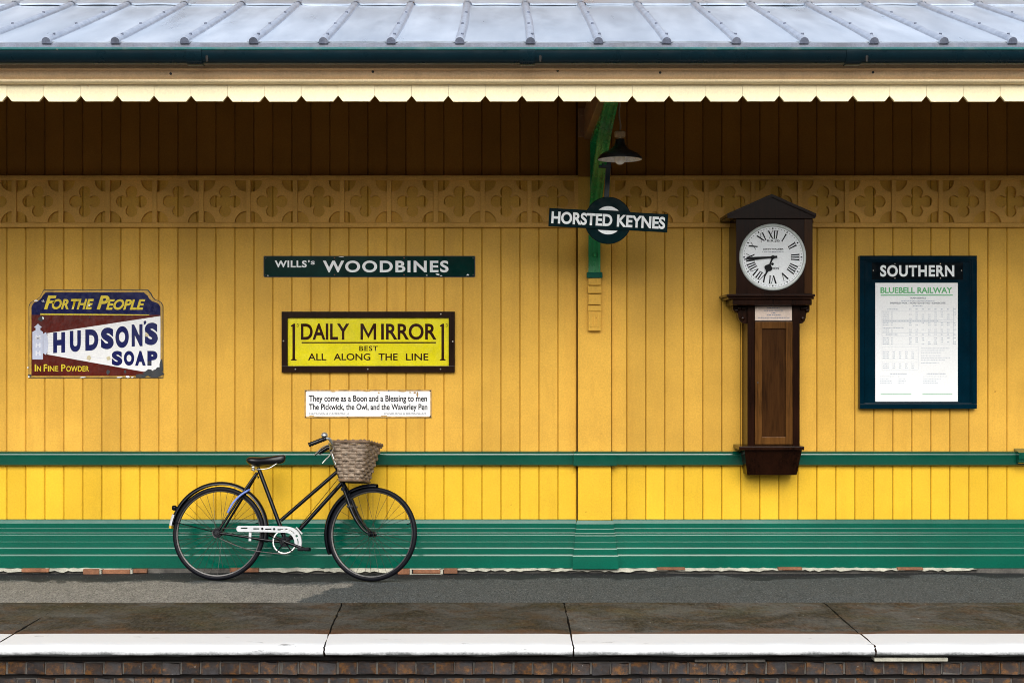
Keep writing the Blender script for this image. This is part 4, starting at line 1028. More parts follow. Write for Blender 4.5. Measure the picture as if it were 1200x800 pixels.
# ---- framed yellow sign
DR = (WX(431), 0, WZ(436.2))
dm = tag(empty('framed_sign', DR), 'brown framed acid yellow sign with dark brown lettering, middle of the three stacked signs', 'sign')
def rb2(b, a, b_, y0_, y1_, d0, d1, ch=.003): return rbox(b, a, b_, y0_, y1_, d0, d1, ch, DR)
rb2(MB(), 334, 529, 369, 432, .001, .016, 0).build('enamel_face', M['mirror_yellow'], dm)
fb = MB()
rb2(fb, 329.9, 533, 365, 372.4, .001, .034); rb2(fb, 329.9, 533, 428.6, 436.2, .001, .034)
rb2(fb, 329.9, 337.0, 372.4, 428.6, .001, .0335); rb2(fb, 525.8, 533, 372.4, 428.6, .001, .0335)
fb.build('frame', M['frame_brown'], dm)
fdp = .0185
lettering(dm, 'DAILY', 352.6, 409.2, 379.0, 398.0, fdp, M['brown_letter'], .022, rel=DR)
sheet(dm, 'lettering', [(422.4, 398), (422.4, 379), (425.6, 379), (431.6, 390.8), (437.6, 379), (440.8, 379), (440.8, 398), (437.8, 398), (437.8, 385.0), (431.6, 396.4), (425.4, 385.0), (425.4, 398)], fdp, M['brown_letter'], DR)
lettering(dm, 'IRROR', 446.6, 511.6, 379.0, 398.0, fdp, M['brown_letter'], .022, rel=DR)
sheet(dm, 'rule', rect(353.5, 511, 400.6, 402.0), fdp, M['brown_letter'], DR)
lettering(dm, 'BEST', 421, 442.8, 405.2, 411, fdp, M['brown_letter'], .014, rel=DR, space=1.15)
for s, a, b_ in (('ALL', 361, 382.4), ('ALONG', 391, 434), ('THE', 443.5, 466), ('LINE', 475.6, 502)):
    lettering(dm, s, a, b_, 414, 422, fdp, M['brown_letter'], .014, rel=DR)
for a, lx_ in ((340.8, 348.8), (515.4, 523.4)):
    sheet(dm, 'figure_one', [(a, 422.2), (a, 421.2), (a + 1.9, 420.4), (a + 1.9, 382.5), (a + .2, 382.6), (a, 381.4), (a + 3.2, 379.2), (a + 5.0, 379), (a + 5.0, 420.4), (a + 6.8, 421.2), (a + 6.8, 422.2)], fdp, M['brown_letter'], DR)
    lettering(dm, 'D', lx_ - .9, lx_ + 1.5, 379.2, 382.8, fdp, M['brown_letter'], .0, rel=DR)
screws(dm, ((332.2, 399.4), (530.5, 400), (346.2, 432.4), (431, 432.4), (516.2, 432.4), (516.6, 368)), .034, DR, M['screw'], .006)

# ---- small white sign with two lines of text
KR = (WX(431), 0, WZ(489.4))
pk = tag(empty('verse_sign', KR), 'small white enamel sign with two lines of black verse, rusty edges, lowest sign', 'sign')
plate(pk, 356.8, 505.8, 456.4, 489.4, .001, .008, M['rust'], KR, .003)
plate(pk, 358.6, 504.2, 458.2, 487.6, .0082, .0096, M['enamel_white'], KR, .002, 'enamel_face')
kd = .0112
lettering(pk, 'They come as a Boon and a Blessing to men', 362, 500.4, 463, 472.4, kd, M['ink'], .018, rel=KR)
lettering(pk, 'The Pickwick, the Owl, and the Waverley Pen', 362, 500.8, 473, 482.2, kd, M['ink'], .018, rel=KR)
lettering(pk, 'MACNIVEN & CAMERON Lᴰ'.replace('ᴰ', 'd'), 362.6, 408.5, 483.4, 485.8, kd, M['ink_mid'], .0, rel=KR)
lettering(pk, 'EDINBURGH & BIRMINGHAM.', 450, 500, 483.4, 485.8, kd, M['ink_mid'], .0, rel=KR)
chips(pk, [(489, 461.5, 1.0, 3.5), (486, 460, 1.6, 1.2), (480.5, 459.6, .8, 1.0), (444, 460, 1.2, 1), (390, 458.6, 4, .6), (430, 458.4, 5, .5), (471, 458.5, 5, .6), (365, 487.2, 3, .6), (450, 487.2, 4, .5)], .0116, KR, M['rust'], 'rust_stain')
chips(pk, [(358.5, 458.2, .9, .9), (504.2, 458, .9, .9), (358, 488, .9, .9), (504.2, 488, .9, .9), (455.6, 457.6, .9, .7), (407, 488.3, .9, .6)], .0118, KR, M['ink'], 'screw_hole')

# ---- shaped soap sign
HR = (WX(112), 0, WZ(442.8))
hud = tag(empty('shaped_enamel_sign', HR), 'chipped maroon, navy and white enamel sign with notched top corners, at far left', 'sign')
def hz(px, py): return (20 + px / 6.667, 330 + py / 6.667)      # a close-up's pixels back to the photograph's
def hpoly(inset):
    i = inset
    L, Rr, T, B = 90 + i, 1142 - i, 62 + i, 752 - i
    pts = [(L, B), (Rr, B), (Rr, 190 + i * .4), (Rr - 12, 165 + i * .5), (Rr - 32, 150 + i * .6), (Rr - 62 - i * .1, 138 + i * .7), (Rr - 82 - i * .3, 118 + i * .6), (Rr - 92 - i * .4, 95 + i * .6), (Rr - 112 - i * .4, T + 8), (Rr - 120 - i * .4, T)]
    pts += [(210 + i * .6, T), (202 + i * .6, T + 8), (192 + i * .5, 92 + i * .6), (178 + i * .4, 118 + i * .6), (152 + i * .3, 140 + i * .7), (118 + i * .6, 152 + i * .6), (L + 10, 168 + i * .5), (L, 192 + i * .4)]
    return [hz(a, b_) for a, b_ in pts]
def hprism(poly, d0, d1, mat, name):
    MB().prism([(WX(a, d1) - HR[0], WZ(b_, d1) - HR[2]) for a, b_ in poly], -d1, -d0).build(name, mat, hud)
hprism(hpoly(0), .001, .007, M['chip'], 'plate')
hprism(hpoly(5), .0072, .0085, M['gold_dull'], 'gold_border')
sheet(hud, 'navy_panel', hpoly(22), .0092, M['navy'], HR)
sheet(hud, 'maroon_panel', [hz(*p) for p in ((112, 735), (1120, 735), (1120, 259), (112, 259))], .0099, M['maroon'], HR)
sheet(hud, 'gold_rule', [hz(*p) for p in ((182, 260), (1032, 263), (1032, 256), (182, 248))], .0106, M['gold'], HR)
sheet(hud, 'white_beam', [hz(*p) for p in ((237, 568), (985, 702), (1120, 690), (1120, 268), (237, 402))], .0107, M['enamel_white'], HR)
ln = MB()
for k in range(14):
    t_ = k / 13; y0_ = 410 + t_ * 150; x1_ = 560 + 120 * math.sin(k * 1.7); y1_ = y0_ + (t_ - .5) * (x1_ - 245) * .28
    a, b_ = hz(245, y0_), hz(x1_, y1_); dd = .0112
    ln.add([(WX(a[0], dd) - HR[0], -dd, WZ(a[1], dd) - HR[2]), (WX(b_[0], dd) - HR[0], -dd, WZ(b_[1], dd) - HR[2]), (WX(b_[0], dd) - HR[0], -dd, WZ(b_[1] - .22, dd) - HR[2]), (WX(a[0], dd) - HR[0], -dd, WZ(a[1] - .22, dd) - HR[2])], [(0, 1, 2, 3)])
ln.build('beam_lines', M['lighthouse'], hud)
hd = .0119
for s, a, b_, y0_, y1_ in (('H', 282, 375, 395, 555), ('U', 412, 498, 382, 548), ('D', 533, 635, 372, 537), ('S', 655, 755, 358, 527), ('O', 768, 873, 347, 517), ('N', 895, 980, 333, 505), ('’', 988, 1010, 305, 337), ('S', 998, 1100, 320, 495)):
    p0, p1 = hz(a, y0_), hz(b_, y1_)
    lettering(hud, s, p0[0], p1[0], p0[1], p1[1], hd, M['navy_letter'], .066, rel=HR, rise=.004)
for s, a, b_ in (('S', 740, 822), ('O', 834, 915), ('A', 922, 1005), ('P', 1018, 1097)):
    p0, p1 = hz(a, 540), hz(b_, 655)
    lettering(hud, s, p0[0], p1[0], p0[1], p1[1], hd, M['navy_letter'], .066, rel=HR)
for s, a, b_, y0_, y1_ in (('F', 210, 308, 108, 215), ('OR', 272, 402, 135, 216), ('THE', 420, 600, 135, 216), ('P', 622, 722, 108, 217), ('EOPLE', 694, 1002, 137, 220)):
    p0, p1 = hz(a, y0_), hz(b_, y1_)
    lettering(hud, s, p0[0], p1[0], p0[1], p1[1], .0112, M['gold'], .035, .30, rel=HR)
for s, a, b_, y0_, y1_ in (('I', 138, 150, 645, 700), ('N', 157, 187, 658, 700), ('F', 208, 236, 645, 700), ('INE', 241, 322, 658, 700), ('P', 345, 378, 645, 700), ('OWDER', 384, 563, 658, 701)):
    p0, p1 = hz(a, y0_), hz(b_, y1_)
    lettering(hud, s, p0[0], p1[0], p0[1], p1[1], .0112, M['gold'], .02, rel=HR)
sheet(hud, 'lantern', [hz(*p) for p in ((120, 607), (202, 607), (202, 392), (182, 378), (182, 360), (195, 357), (163, 328), (131, 357), (145, 360), (145, 378), (120, 392))], .0115, M['lighthouse'], HR)
sheet(hud, 'lantern_lens', [hz(*p) for p in ((204, 558), (226, 572), (238, 540), (245, 485), (238, 430), (226, 394), (204, 408))], .0116, M['lighthouse'], HR)
for s, y in (('M', 418), ('H', 478), ('H', 540)):
    p0, p1 = hz(145, y), hz(183, y + 36); lettering(hud, s, p0[0], p1[0], p0[1], p1[1], .0122, M['lighthouse_letter'], .03, rel=HR)
hc = lambda l: [(20 + a / 6.667, 330 + b_ / 6.667, rx / 6.667, ry / 6.667) for a, b_, rx, ry in l]
chips(hud, hc([(1060, 720, 85, 30), (1098, 700, 32, 30), (1125, 660, 14, 55), (1030, 705, 45, 22), (970, 735, 60, 14), (712, 705, 16, 20), (845, 700, 9, 14), (185, 292, 24, 20), (98, 735, 14, 14), (566, 278, 7, 5), (1033, 635, 14, 16)]), .0125, HR, M['chip'])
chips(hud, hc([(515, 746, 26, 5), (800, 746, 22, 5), (865, 742, 16, 8), (900, 745, 10, 5), (92, 742, 6, 8), (150, 150, 15, 7), (203, 152, 12, 9), (203, 285, 6, 12), (565, 185, 9, 8), (85, 670, 5, 8)]), .0127, HR, M['enamel_white'], 'bare_chip')
chips(hud, hc([(562, 597, 17, 20), (715, 597, 20, 18), (1013, 415, 14, 20)]), .0129, HR, M['filler'], 'filler_spot')
chips(hud, hc([(202, 153, 6, 5)]), .0131, HR, M['navy'])

# ================================================================== BICYCLE
LEAN, YAW = R(9.0), R(-2.6)
bike = empty('bicycle', (0, 0, 0), (-LEAN, 0, YAW))
tag(bike, 'black roadster bicycle with white chain guard leaning against the yellow wall', 'bicycle')
gdist = .45
bike.location = (WX(346, gdist), -gdist, gz(gdist) + .003)
BM = Matrix.LocRotScale(bike.location, bike.rotation_euler, None); BI = BM.inverted()
camp = Vector((0, -DW, EYE))
def B(px, py, off=0.0):
    """point of the bicycle: where the line of sight through a photo pixel meets the plane `off` metres left of the frame's middle plane"""
    o = BI @ camp; q = BI @ Vector((WX(px), 0, WZ(py))); t = (off - o.y) / (q.y - o.y); return o + (q - o) * t
WRAD = .3325
rear, front = B(256.6, 624.3), B(436.2, 626.0)
rear.z = front.z = WRAD
STEER = R(-11)

def torus_pts(): pass
def wheel_parts():
    tyre = MB().lathe([(WRAD - .0175 + .0175 * math.cos(R(a)), .0165 * math.sin(R(a))) for a in range(-150, 151, 20)], 'y', seg=96)
    rimr = WRAD - .033
    rim = MB().lathe([(rimr - .004, -.010), (rimr + .010, -.0145), (rimr + .014, -.0135), (rimr + .008, -.006), (rimr + .008, .006), (rimr + .014, .0135), (rimr + .010, .0145), (rimr - .004, .010), (rimr - .006, 0), (rimr - .004, -.010)], 'y', seg=96)
    return tyre.mesh('tyre', M['rubber'], True, 60), rim.mesh('wheel', M['rim'], True, 60)
tyre_me, rim_me = wheel_parts()
hub_me = MB().lathe([(0, -.060), (.006, -.060), (.006, -.048), (.020, -.036), (.020, -.033), (.011, -.028), (.011, .028), (.020, .033), (.020, .036), (.006, .048), (.006, .060), (0, .060)], 'y', seg=20).mesh('hub', M['bike_black'], True)
spoke_me = MB().tube([(0, 0, 0), (0, 0, 1)], .00135, 5).mesh('spoke', M['spoke'])
def make_wheel(c, rotz, n):
    w = obj('wheel', rim_me, bike, c, (0, 0, rotz))
    obj('tyre', tyre_me, w); obj('hub', hub_me, w)
    for k in range(n):
        a = 2 * math.pi * k / n; side = 1 if k % 2 else -1; lead = (R(62) if (k // 2) % 2 else R(-62))
        p = Vector((.0195 * math.cos(a + lead), side * .034, .0195 * math.sin(a + lead)))
        q = Vector(((WRAD - .037) * math.cos(a), side * .003, (WRAD - .037) * math.sin(a)))
        o = obj('spoke', spoke_me, w); o.location = p; dv = q - p
        o.rotation_mode = 'QUATERNION'; o.rotation_quaternion = dv.to_track_quat('Z', 'Y'); o.scale = (1, 1, dv.length)
    vq = Vector(((WRAD - .038) * math.cos(R(15)), 0, (WRAD - .038) * math.sin(R(15))))
    MB().tube([vq, vq * .90], .0035, 6).build('valve', M['bike_black'], w)
    return w
make_wheel(rear, 0, 36)
fw = make_wheel(front, STEER, 32)

# frame
bb = B(335.2, 634.4); st_top = B(303.6, 550.0); ht_t, ht_b = B(394.6, 546.2), B(404.0, 572.0)
fr_ = MB()
fr_.tube([bb, st_top], .0145, 14)
fr_.tube([B(394.9, 552.6), B(329.0, 609.6)], .0135, 14)
fr_.tube([B(400.4, 566.0), B(351.0, 620.5), bb], .0145, 14)
fr_.tube([ht_t, ht_b], .0175, 16)
for p in (ht_t, ht_b):
    dv = (ht_b - ht_t).normalized(); fr_.tube([p - dv * .008, p + dv * .008], .021, 16)
fr_.tube([bb + Vector((0, -.036, 0)), bb + Vector((0, .036, 0))], .021, 16)
for s in (-1, 1):
    e = rear + Vector((0, s * .055, 0))
    fr_.tube([B(301.5, 553.5) + Vector((0, s * .012, 0)), B(290, 571.5) + Vector((0, s * .036, 0)), e + Vector((.012, 0, .02))], [.0095, .0095, .008], 10)
    fr_.tube([bb + Vector((-.02, s * .028, 0)), bb + Vector((-.10, s * .045, .004)), e + Vector((.02, 0, 0))], [.0105, .0105, .0085], 10)
    fr_.tube([e + Vector((0, -.006, 0)), e + Vector((0, .006, 0))], .017, 10)
    fr_.tube([e + Vector((0, -.012 + s * .008, 0)), e + Vector((0, .012 + s * .008, 0))], .009, 6)
fr_.build('frame', M['bike_black'], bike, smooth=True)
# seat post clamp bolt
MB().tube([B(301.6, 558) + Vector((0, -.03, 0)), B(301.6, 558) + Vector((0, .03, 0))], .006, 8).tube([B(303.5, 558, -.025), B(302, 561, -.028)], .004, 6).build('seat_clamp', M['bike_black'], bike)

# saddle, lofted from the nose (right) to the tail
def loft(sections, seg=16):
    b = MB(); vs = []
    for (c, hw_, up, dn) in sections:
        for k in range(seg):
            a = 2 * math.pi * k / seg; sx_ = math.cos(a); sz_ = math.sin(a)
            vs.append((c.x, c.y + hw_ * (abs(sx_) ** .8) * (1 if sx_ > 0 else -1), c.z + (up * abs(sz_) ** .7 if sz_ > 0 else -dn * abs(sz_) ** 1.0)))
    n = len(sections); fs = [(i * seg + k, i * seg + (k + 1) % seg, (i + 1) * seg + (k + 1) % seg, (i + 1) * seg + k) for i in range(n - 1) for k in range(seg)]
    fs += [tuple(range(seg)), tuple((n - 1) * seg + k for k in range(seg))]
    return b.add(vs, fs)
secs = []
for (px, top, bot, hw_) in ((290.6, 538.5, 541, .060), (291.6, 537.0, 543, .085), (294, 535.6, 545, .100), (298, 535.4, 546.4, .104), (302, 535.6, 547.2, .098), (307, 535.8, 546.2, .080), (312, 535.4, 545.2, .058), (318, 534.6, 544.6, .040), (324, 533.6, 544.0, .030), (329, 532.8, 543.2, .025), (332.6, 532.6, 541.6, .021), (334.0, 533.4, 539.6, .013), (334.6, 535, 537.5, .005)):
    t_, b_ = B(px, top), B(px, bot); m_ = (t_ + b_) / 2; secs.append((m_, hw_, t_.z - m_.z, m_.z - b_.z))
saddle = loft(secs, 20).build('saddle', M['leather'], bike, smooth=True, ang=60)
sr = MB()
for s in (-1, 1):
    sr.tube(smooth_path([B(325, 542.5, s * .012), B(316, 548, s * .022), B(308, 549.6, s * .026), B(298, 549.8, s * .03), B(296, 547, s * .06)], 4), .0042, 8)
    cp = B(296.5, 548.5, s * .068)
    sr.tube([(cp.x + .012 * math.cos(a * .9), cp.y + .012 * math.sin(a * .9), cp.z - .018 + .0022 * a) for a in range(0, 20)], .003, 6)
sr.tube([B(297, 550.6, -.075), B(297, 550.6, .075)], .0042, 8)
sr.build('saddle_springs', M['chrome'], saddle, smooth=True)
MB().tube([st_top - (st_top - bb).normalized() * .02, B(302.6, 547.8)], .012, 12).build('seat_post', M['bike_black'], bike, smooth=True)

# fork: turned with the wheel
ax = Matrix.Rotation(STEER, 3, 'Z')
def off_front(p, s): return p + ax @ Vector((0, s, 0))
fk = MB()
crown = B(411.0, 589.0)
for s in (-1, 1):
    pts = [off_front(B(404.2, 572.5), s * .020), off_front(B(408.0, 581), s * .036), off_front(B(412.0, 592), s * .042), off_front(B(416.4, 602.5), s * .046), off_front(B(422.8, 613.5), s * .050), off_front(B(429.5, 621.5), s * .053), off_front(front, s * .055)]
    fk.tube(smooth_path(pts, 3), [.0145] * 9 + [.0125] * 3 + [.010] * 3 + [.0085] * 4, 10)
    e = off_front(front, s * .060); fk.tube([e, off_front(e, s * .012)], .011, 8)
fk.tube([off_front(B(404, 573), -.045), off_front(B(404, 573), .045)], .014, 12)
fork = fk.build('fork', M['bike_black'], bike, smooth=True)
st_ = MB()                                               # rod brake stirrup
for s in (-1, 1):
    st_.tube([off_front(B(402, 562), s * .01 - .02), off_front(B(409, 580), s * .052), off_front(B(414.5, 593.5), s * .056)], .0035, 6)
    c_ = off_front(B(413.2, 593.5), s * .052); st_.box(c_.x - .022, c_.x + .020, c_.y - .010, c_.y + .010, c_.z - .007, c_.z + .007, ch=.002)
st_.build('brake_stirrup', M['bike_black'], fork)
MB().tube([B(399.0, 552, -.03), B(411.5, 589, -.045)], .0028, 6).tube([B(396, 561, -.016), B(353, 614, -.016), B(345, 628, -.014)], .0022, 6).build('brake_rod', M['bike_black'], bike)
MB().tube([B(394.4, 571, -.02), B(390.8, 577.5, -.022)], .006, 8).build('pump_peg', M['bike_black'], bike)

# handlebar
hbc = B(387.6, 526.0)
hb = MB()
hb.tube([ht_t, B(391.4, 537.5), B(387.8, 527.0)], [.0115, .0115, .012], 12)
near = [hbc, hbc + ax @ Vector((.026, -.05, .010)), hbc + ax @ Vector((.034, -.12, .030)), B(389.2, 520.0, -.200), B(386.8, 515.0, -.242), B(382.0, 513.6, -.262), B(372.0, 517.2, -.276), B(361.6, 521.2, -.284)]
farh = [hbc, hbc + ax @ Vector((.026, .05, .010)), B(394.5, 527.0, .12), B(394.0, 525.5, .20), B(391.0, 523.4, .235), B(386, 523.4, .252), B(380, 526.4, .262), B(373.8, 530.4, .268)]
pn, pf = smooth_path(near, 5), smooth_path(farh, 5)
hb.tube(pn, .0108, 10); hb.tube(pf, .0108, 10)
bars = hb.build('handlebar', M['chrome'], bike, smooth=True)
for pth in (pn, pf):
    seg_ = pth[-11:]; b = MB()
    rs = [.0158 + (.0024 if i % 2 else -.0006) for i in range(len(seg_) * 2 - 1)]
    dense = smooth_path(seg_, 2); b.tube(dense, [.0155 + .002 * math.sin(i * 2.1) for i in range(len(dense))], 12)
    b.build('grip', M['leather'], bars, smooth=True)
MB().tube(smooth_path([B(368.4, 533.0, .255), B(372, 529.4, .250), B(377, 524.6, .245), B(383, 521.6, .235), B(388.5, 521.6, .20), B(389, 526, .10)], 4), .0042, 8).build('brake_lever', M['chrome'], bars, smooth=True)
MB().tube(smooth_path([B(377.8, 542.8, -.255), B(381, 539.0, -.25), B(386.2, 533.6, -.23), B(390, 527, -.19), B(391, 522, -.15)], 4), .0042, 8).build('brake_lever', M['chrome'], bars, smooth=True)
bell = MB().lathe([(0, .030), (.012, .028), (.021, .020), (.025, .008), (.0255, .003), (.020, 0), (.012, -.008), (.008, -.022)], 'z', tuple(B(380.2, 511.2, -.245)), 20)
bell.build('bell', M['chrome'], bars, smooth=True)

# mudguards
def mudguard(c, r_, a0, a1, rotz, name='mudguard'):
    b = MB(); n = 44; vs = []; cs = []
    prof = [(-.029, -.016), (-.027, -.006), (-.018, .002), (0, .006), (.018, .002), (.027, -.006), (.029, -.016)]
    Rm = Matrix.Rotation(rotz, 3, 'Z')
    for sgn in (0, -.0025):
        for i in range(n + 1):
            a = R(a0 + (a1 - a0) * i / n)
            for w, h in prof:
                q = Vector(((r_ + h + sgn) * math.cos(a), w, (r_ + h + sgn) * math.sin(a))); vs.append(c + Rm @ q)
    N = len(prof); K = (n + 1) * N
    fs = [(i * N + k, i * N + k + 1, (i + 1) * N + k + 1, (i + 1) * N + k) for i in range(n) for k in range(N - 1)]
    fs += [tuple(K + q for q in f) for f in fs]
    for i in range(n):
        fs += [(i * N, (i + 1) * N, K + (i + 1) * N, K + i * N), (i * N + N - 1, (i + 1) * N + N - 1, K + (i + 1) * N + N - 1, K + i * N + N - 1)]
    for i in (0, n): fs += [(i * N + k, i * N + k + 1, K + i * N + k + 1, K + i * N + k) for k in range(N - 1)]
    b.add(vs, fs); return b.build(name, M['bike_black'], bike, smooth=True, ang=45)
mg = mudguard(rear + Vector((.002, 0, .010)), WRAD + .020, -12, 172, 0)
mf = mudguard(front + ax @ Vector((-.006, 0, .004)), WRAD + .016, 84, 205, STEER)
# white tail patch, amber foot and rear lamp on the rear mudguard
def tail(a0, a1, mat, name):
    b = MB(); vs = []; n = 8
    for sgn in (.0, .004):
        for i in range(n + 1):
            a = R(a0 + (a1 - a0) * i / n)
            for w, h in ((-.0305, -.012), (-.028, -.003), (-.018, .0045), (0, .0085), (.018, .0045), (.028, -.003), (.0305, -.012)):
                vs.append(rear + Vector((.002, 0, .010)) + Vector(((WRAD + .021 + h + sgn) * math.cos(a), w, (WRAD + .021 + h + sgn) * math.sin(a))))
    N = 7; K = (n + 1) * N
    fs = [(i * N + k, i * N + k + 1, (i + 1) * N + k + 1, (i + 1) * N + k) for i in range(n) for k in range(N - 1)]; fs += [tuple(K + q for q in f) for f in fs]
    for i in range(n): fs += [(i * N, (i + 1) * N, K + (i + 1) * N, K + i * N), (i * N + N - 1, (i + 1) * N + N - 1, K + (i + 1) * N + N - 1, K + i * N + N - 1)]
    b.add(vs, fs); b.build(name, mat, mg, smooth=True)
tail(160, 173, M['guard_white'], 'white_tail'); tail(173.2, 176.4, M['reflector'], 'amber_tail')
lp = rear + Vector((.002, 0, .010)) + Vector((math.cos(R(152)), 0, math.sin(R(152)))) * (WRAD + .028)
MB().lathe([(0, -.030), (.014, -.029), (.019, -.022), (.019, -.006), (.012, 0), (.008, .012)], 'x', tuple(lp), 16).build('rear_lamp', M['bike_black'], mg, smooth=True)
for s in (-1, 1):
    MB().tube([rear + Vector((0, s * .052, 0)), rear + Vector((.002, 0, .010)) + Vector(((WRAD + .004) * math.cos(R(168)), s * .03, (WRAD + .004) * math.sin(R(168))))], .0024, 6).build('mudguard_stay', M['bike_black'], mg)

# chain guard: white pressed steel with slots
def cz8(u, v): return (240 + u / 8, 600 + v / 8)
CO = -.062
def gpt(u, v): p = B(*cz8(u, v), CO); return (p.x, p.z)
outl = [(322, 126), (500, 126), (640, 128), (770, 132)] + [(800, 137), (832, 148), (860, 166), (882, 190), (897, 220), (906, 255), (908, 290), (903, 338)] + [(846, 318), (843, 290), (838, 262), (828, 235), (812, 213), (792, 199), (765, 191)] + [(640, 186), (500, 184), (322, 182), (308, 178), (299, 166), (297, 153), (300, 140), (309, 130)]
def slot(u0, u1, v0, v1, r_=4):
    return [(u0 + r_, v0), (u1 - r_, v0), (u1, (v0 + v1) / 2), (u1 - r_, v1), (u0 + r_, v1), (u0, (v0 + v1) / 2)]
holes = [slot(338, 402, 142, 154), slot(452, 514, 148, 160), slot(565, 627, 151, 163), slot(680, 740, 156, 168)]
holes += [arc(a, b_, r_, 0, 360, 10)[:-1] for a, b_, r_ in ((540, 154, 12), (651, 157, 12), (766, 161, 11), (862, 221, 12))]
holes += [[(795, 166), (818, 174), (842, 193), (837, 200), (814, 183), (793, 175)], [(874, 248), (880, 275), (879, 300), (870, 300), (871, 275), (866, 250)]]
loops = [[gpt(*p) for p in l] for l in [outl] + holes]
cg = obj('chain_guard', curve_mesh('chain_guard', loops, .004, M['guard_white'], CO), bike)
g1 = MB()
for (a, b_) in ((411, 433),):
    p0, p1 = gpt(a, 182), gpt(b_, 270); g1.box(p0[0], p1[0], CO + .005, CO + .012, p1[1], p0[1], ch=.002)
g1.build('guard_clip', M['guard_white'], cg); g1 = MB()
p0, p1 = gpt(855, 140), gpt(912, 203)
g1.tube([(p0[0], CO + .006, p0[1]), (p1[0], CO + .006, p1[1])], .006, 6)
g1.build('guard_clip', M['guard_white'], cg)
g2 = MB(); top_out = outl[:12]                             # short return flange along the outer edge
vs = []
for p in outl[-5:] + top_out:
    x_, z_ = gpt(*p); vs += [(x_, CO - .003, z_), (x_, CO + .022, z_)]
g2.add(vs, [(2 * i, 2 * i + 1, 2 * i + 3, 2 * i + 2) for i in range(len(vs) // 2 - 1)]); g2.build('guard_flange', M['guard_white'], cg)

# chainwheel, cranks, pedals, chain
cw = Vector((bb.x, -.050, bb.z))
CR_ = .086
b = MB().lathe([(CR_ - .008, -.0018), (CR_, -.0018), (CR_, .0018), (CR_ - .008, .0018), (CR_ - .008, -.0018)], 'y', tuple(cw), 48)
for k in range(48):
    a = 2 * math.pi * k / 48; p = cw + Vector((CR_ * math.cos(a), 0, CR_ * math.sin(a))); q = cw + Vector(((CR_ + .0045) * math.cos(a), 0, (CR_ + .0045) * math.sin(a))); b.tube([p, q], [.0028, .0012], 4)
chainwheel = b.build('chainwheel', M['chrome'], bike)
b = MB().lathe([(.022, -.003), (.036, -.003), (.039, 0), (.036, .003), (.022, .003), (.022, -.003)], 'y', tuple(cw), 32)
hub_holes = []
for k in range(5):
    a = R(90 + 72 * k); b.tube([cw + Vector((.012 * math.cos(a), 0, .012 * math.sin(a))), cw + Vector((CR_ * math.cos(a), 0, CR_ * math.sin(a)))], .005, 6)
b.build('spider', M['rubber'], chainwheel)
ca = math.atan2(-(643.2 - 635), (358.5 - 335.4))
for s in (-1, 1):
    dv = Vector((math.cos(ca), 0, math.sin(ca))) * (-s)     # s=-1: near side, forward and down
    p = bb + Vector((0, s * .068, 0)); q = p + dv * .165
    crank = MB().tube([bb + Vector((0, s * .03, 0)), p + Vector((0, s * .006, 0))], .013, 12).tube([p, p + dv * .08, q], [.0125, .0105, .0105], 10).tube([q + Vector((0, -.01, 0)), q + Vector((0, .01, 0))], .013, 10)
    crank = crank.build('crank', M['bike_black'], bike, smooth=True)
    pc = q + Vector((0, s * .062, 0)); pb_ = MB()
    pb_.tube([q, q + Vector((0, s * .105, 0))], .006, 8)
    for e in (-1, 1):
        pb_.box(pc.x + e * .026 - .014, pc.x + e * .026 + .014, pc.y - .040, pc.y + .040, pc.z - .013, pc.z + .013, ch=.004)
    for e in (-1, 1): pb_.box(pc.x - .040, pc.x + .040, pc.y + e * .044 - .003, pc.y + e * .044 + .003, pc.z - .008, pc.z + .008, ch=.002)
    pb_.build('pedal', M['rubber'], bike)
cy_ = -.050; sp = Vector((rear.x, cy_, rear.z)); SPR = .034
MB().lathe([(0, -.002), (SPR - .002, -.002), (SPR, 0), (SPR - .002, .002), (0, .002)], 'y', tuple(sp), 20).build('sprocket', M['rubber'], bike)
top = [sp + Vector((.004, 0, SPR)), cw + Vector((-.004, 0, CR_ + .002))]
low = [cw + Vector((.0, 0, -CR_ - .002)), cw + Vector((-.06, 0, -.084)), B(300, 645.2, cy_), B(285, 641.6, cy_), B(270, 636, cy_), sp + Vector((.010, 0, -SPR))]
ch_ = MB()
def chain(pts):
    pts = smooth_path(pts, 24); acc = 0; last = Vector(pts[0]); k = 0
    for p in pts[1:]:
        p = Vector(p)
        while (p - last).length > .0127:
            nx_ = last + (p - last).normalized() * .0127
            ch_.tube([last, nx_], .0042 if k % 2 else .0034, 5, flat=(.7, 1)); last = nx_; k += 1
chain(top); chain(low)
chain([cw + Vector(((CR_ + .001) * math.cos(R(a)), 0, (CR_ + .001) * math.sin(R(a)))) for a in range(90, -91, -15)])
chain([sp + Vector((SPR * math.cos(R(a)), 0, SPR * math.sin(R(a)))) for a in range(270, 89, -20)])
ch_.build('chain', M['rim'], bike)
# blue cord looped round the near seat stay
MB().tube(smooth_path([B(292.6, 573.6, -.030), B(289, 575.2, -.056), B(281, 580.6, -.062), B(273.5, 588.4, -.066), B(269, 596, -.070), B(267, 600.4, -.066)], 5), .0075, 8).build('blue_cord', M['blue'], bike, smooth=True)

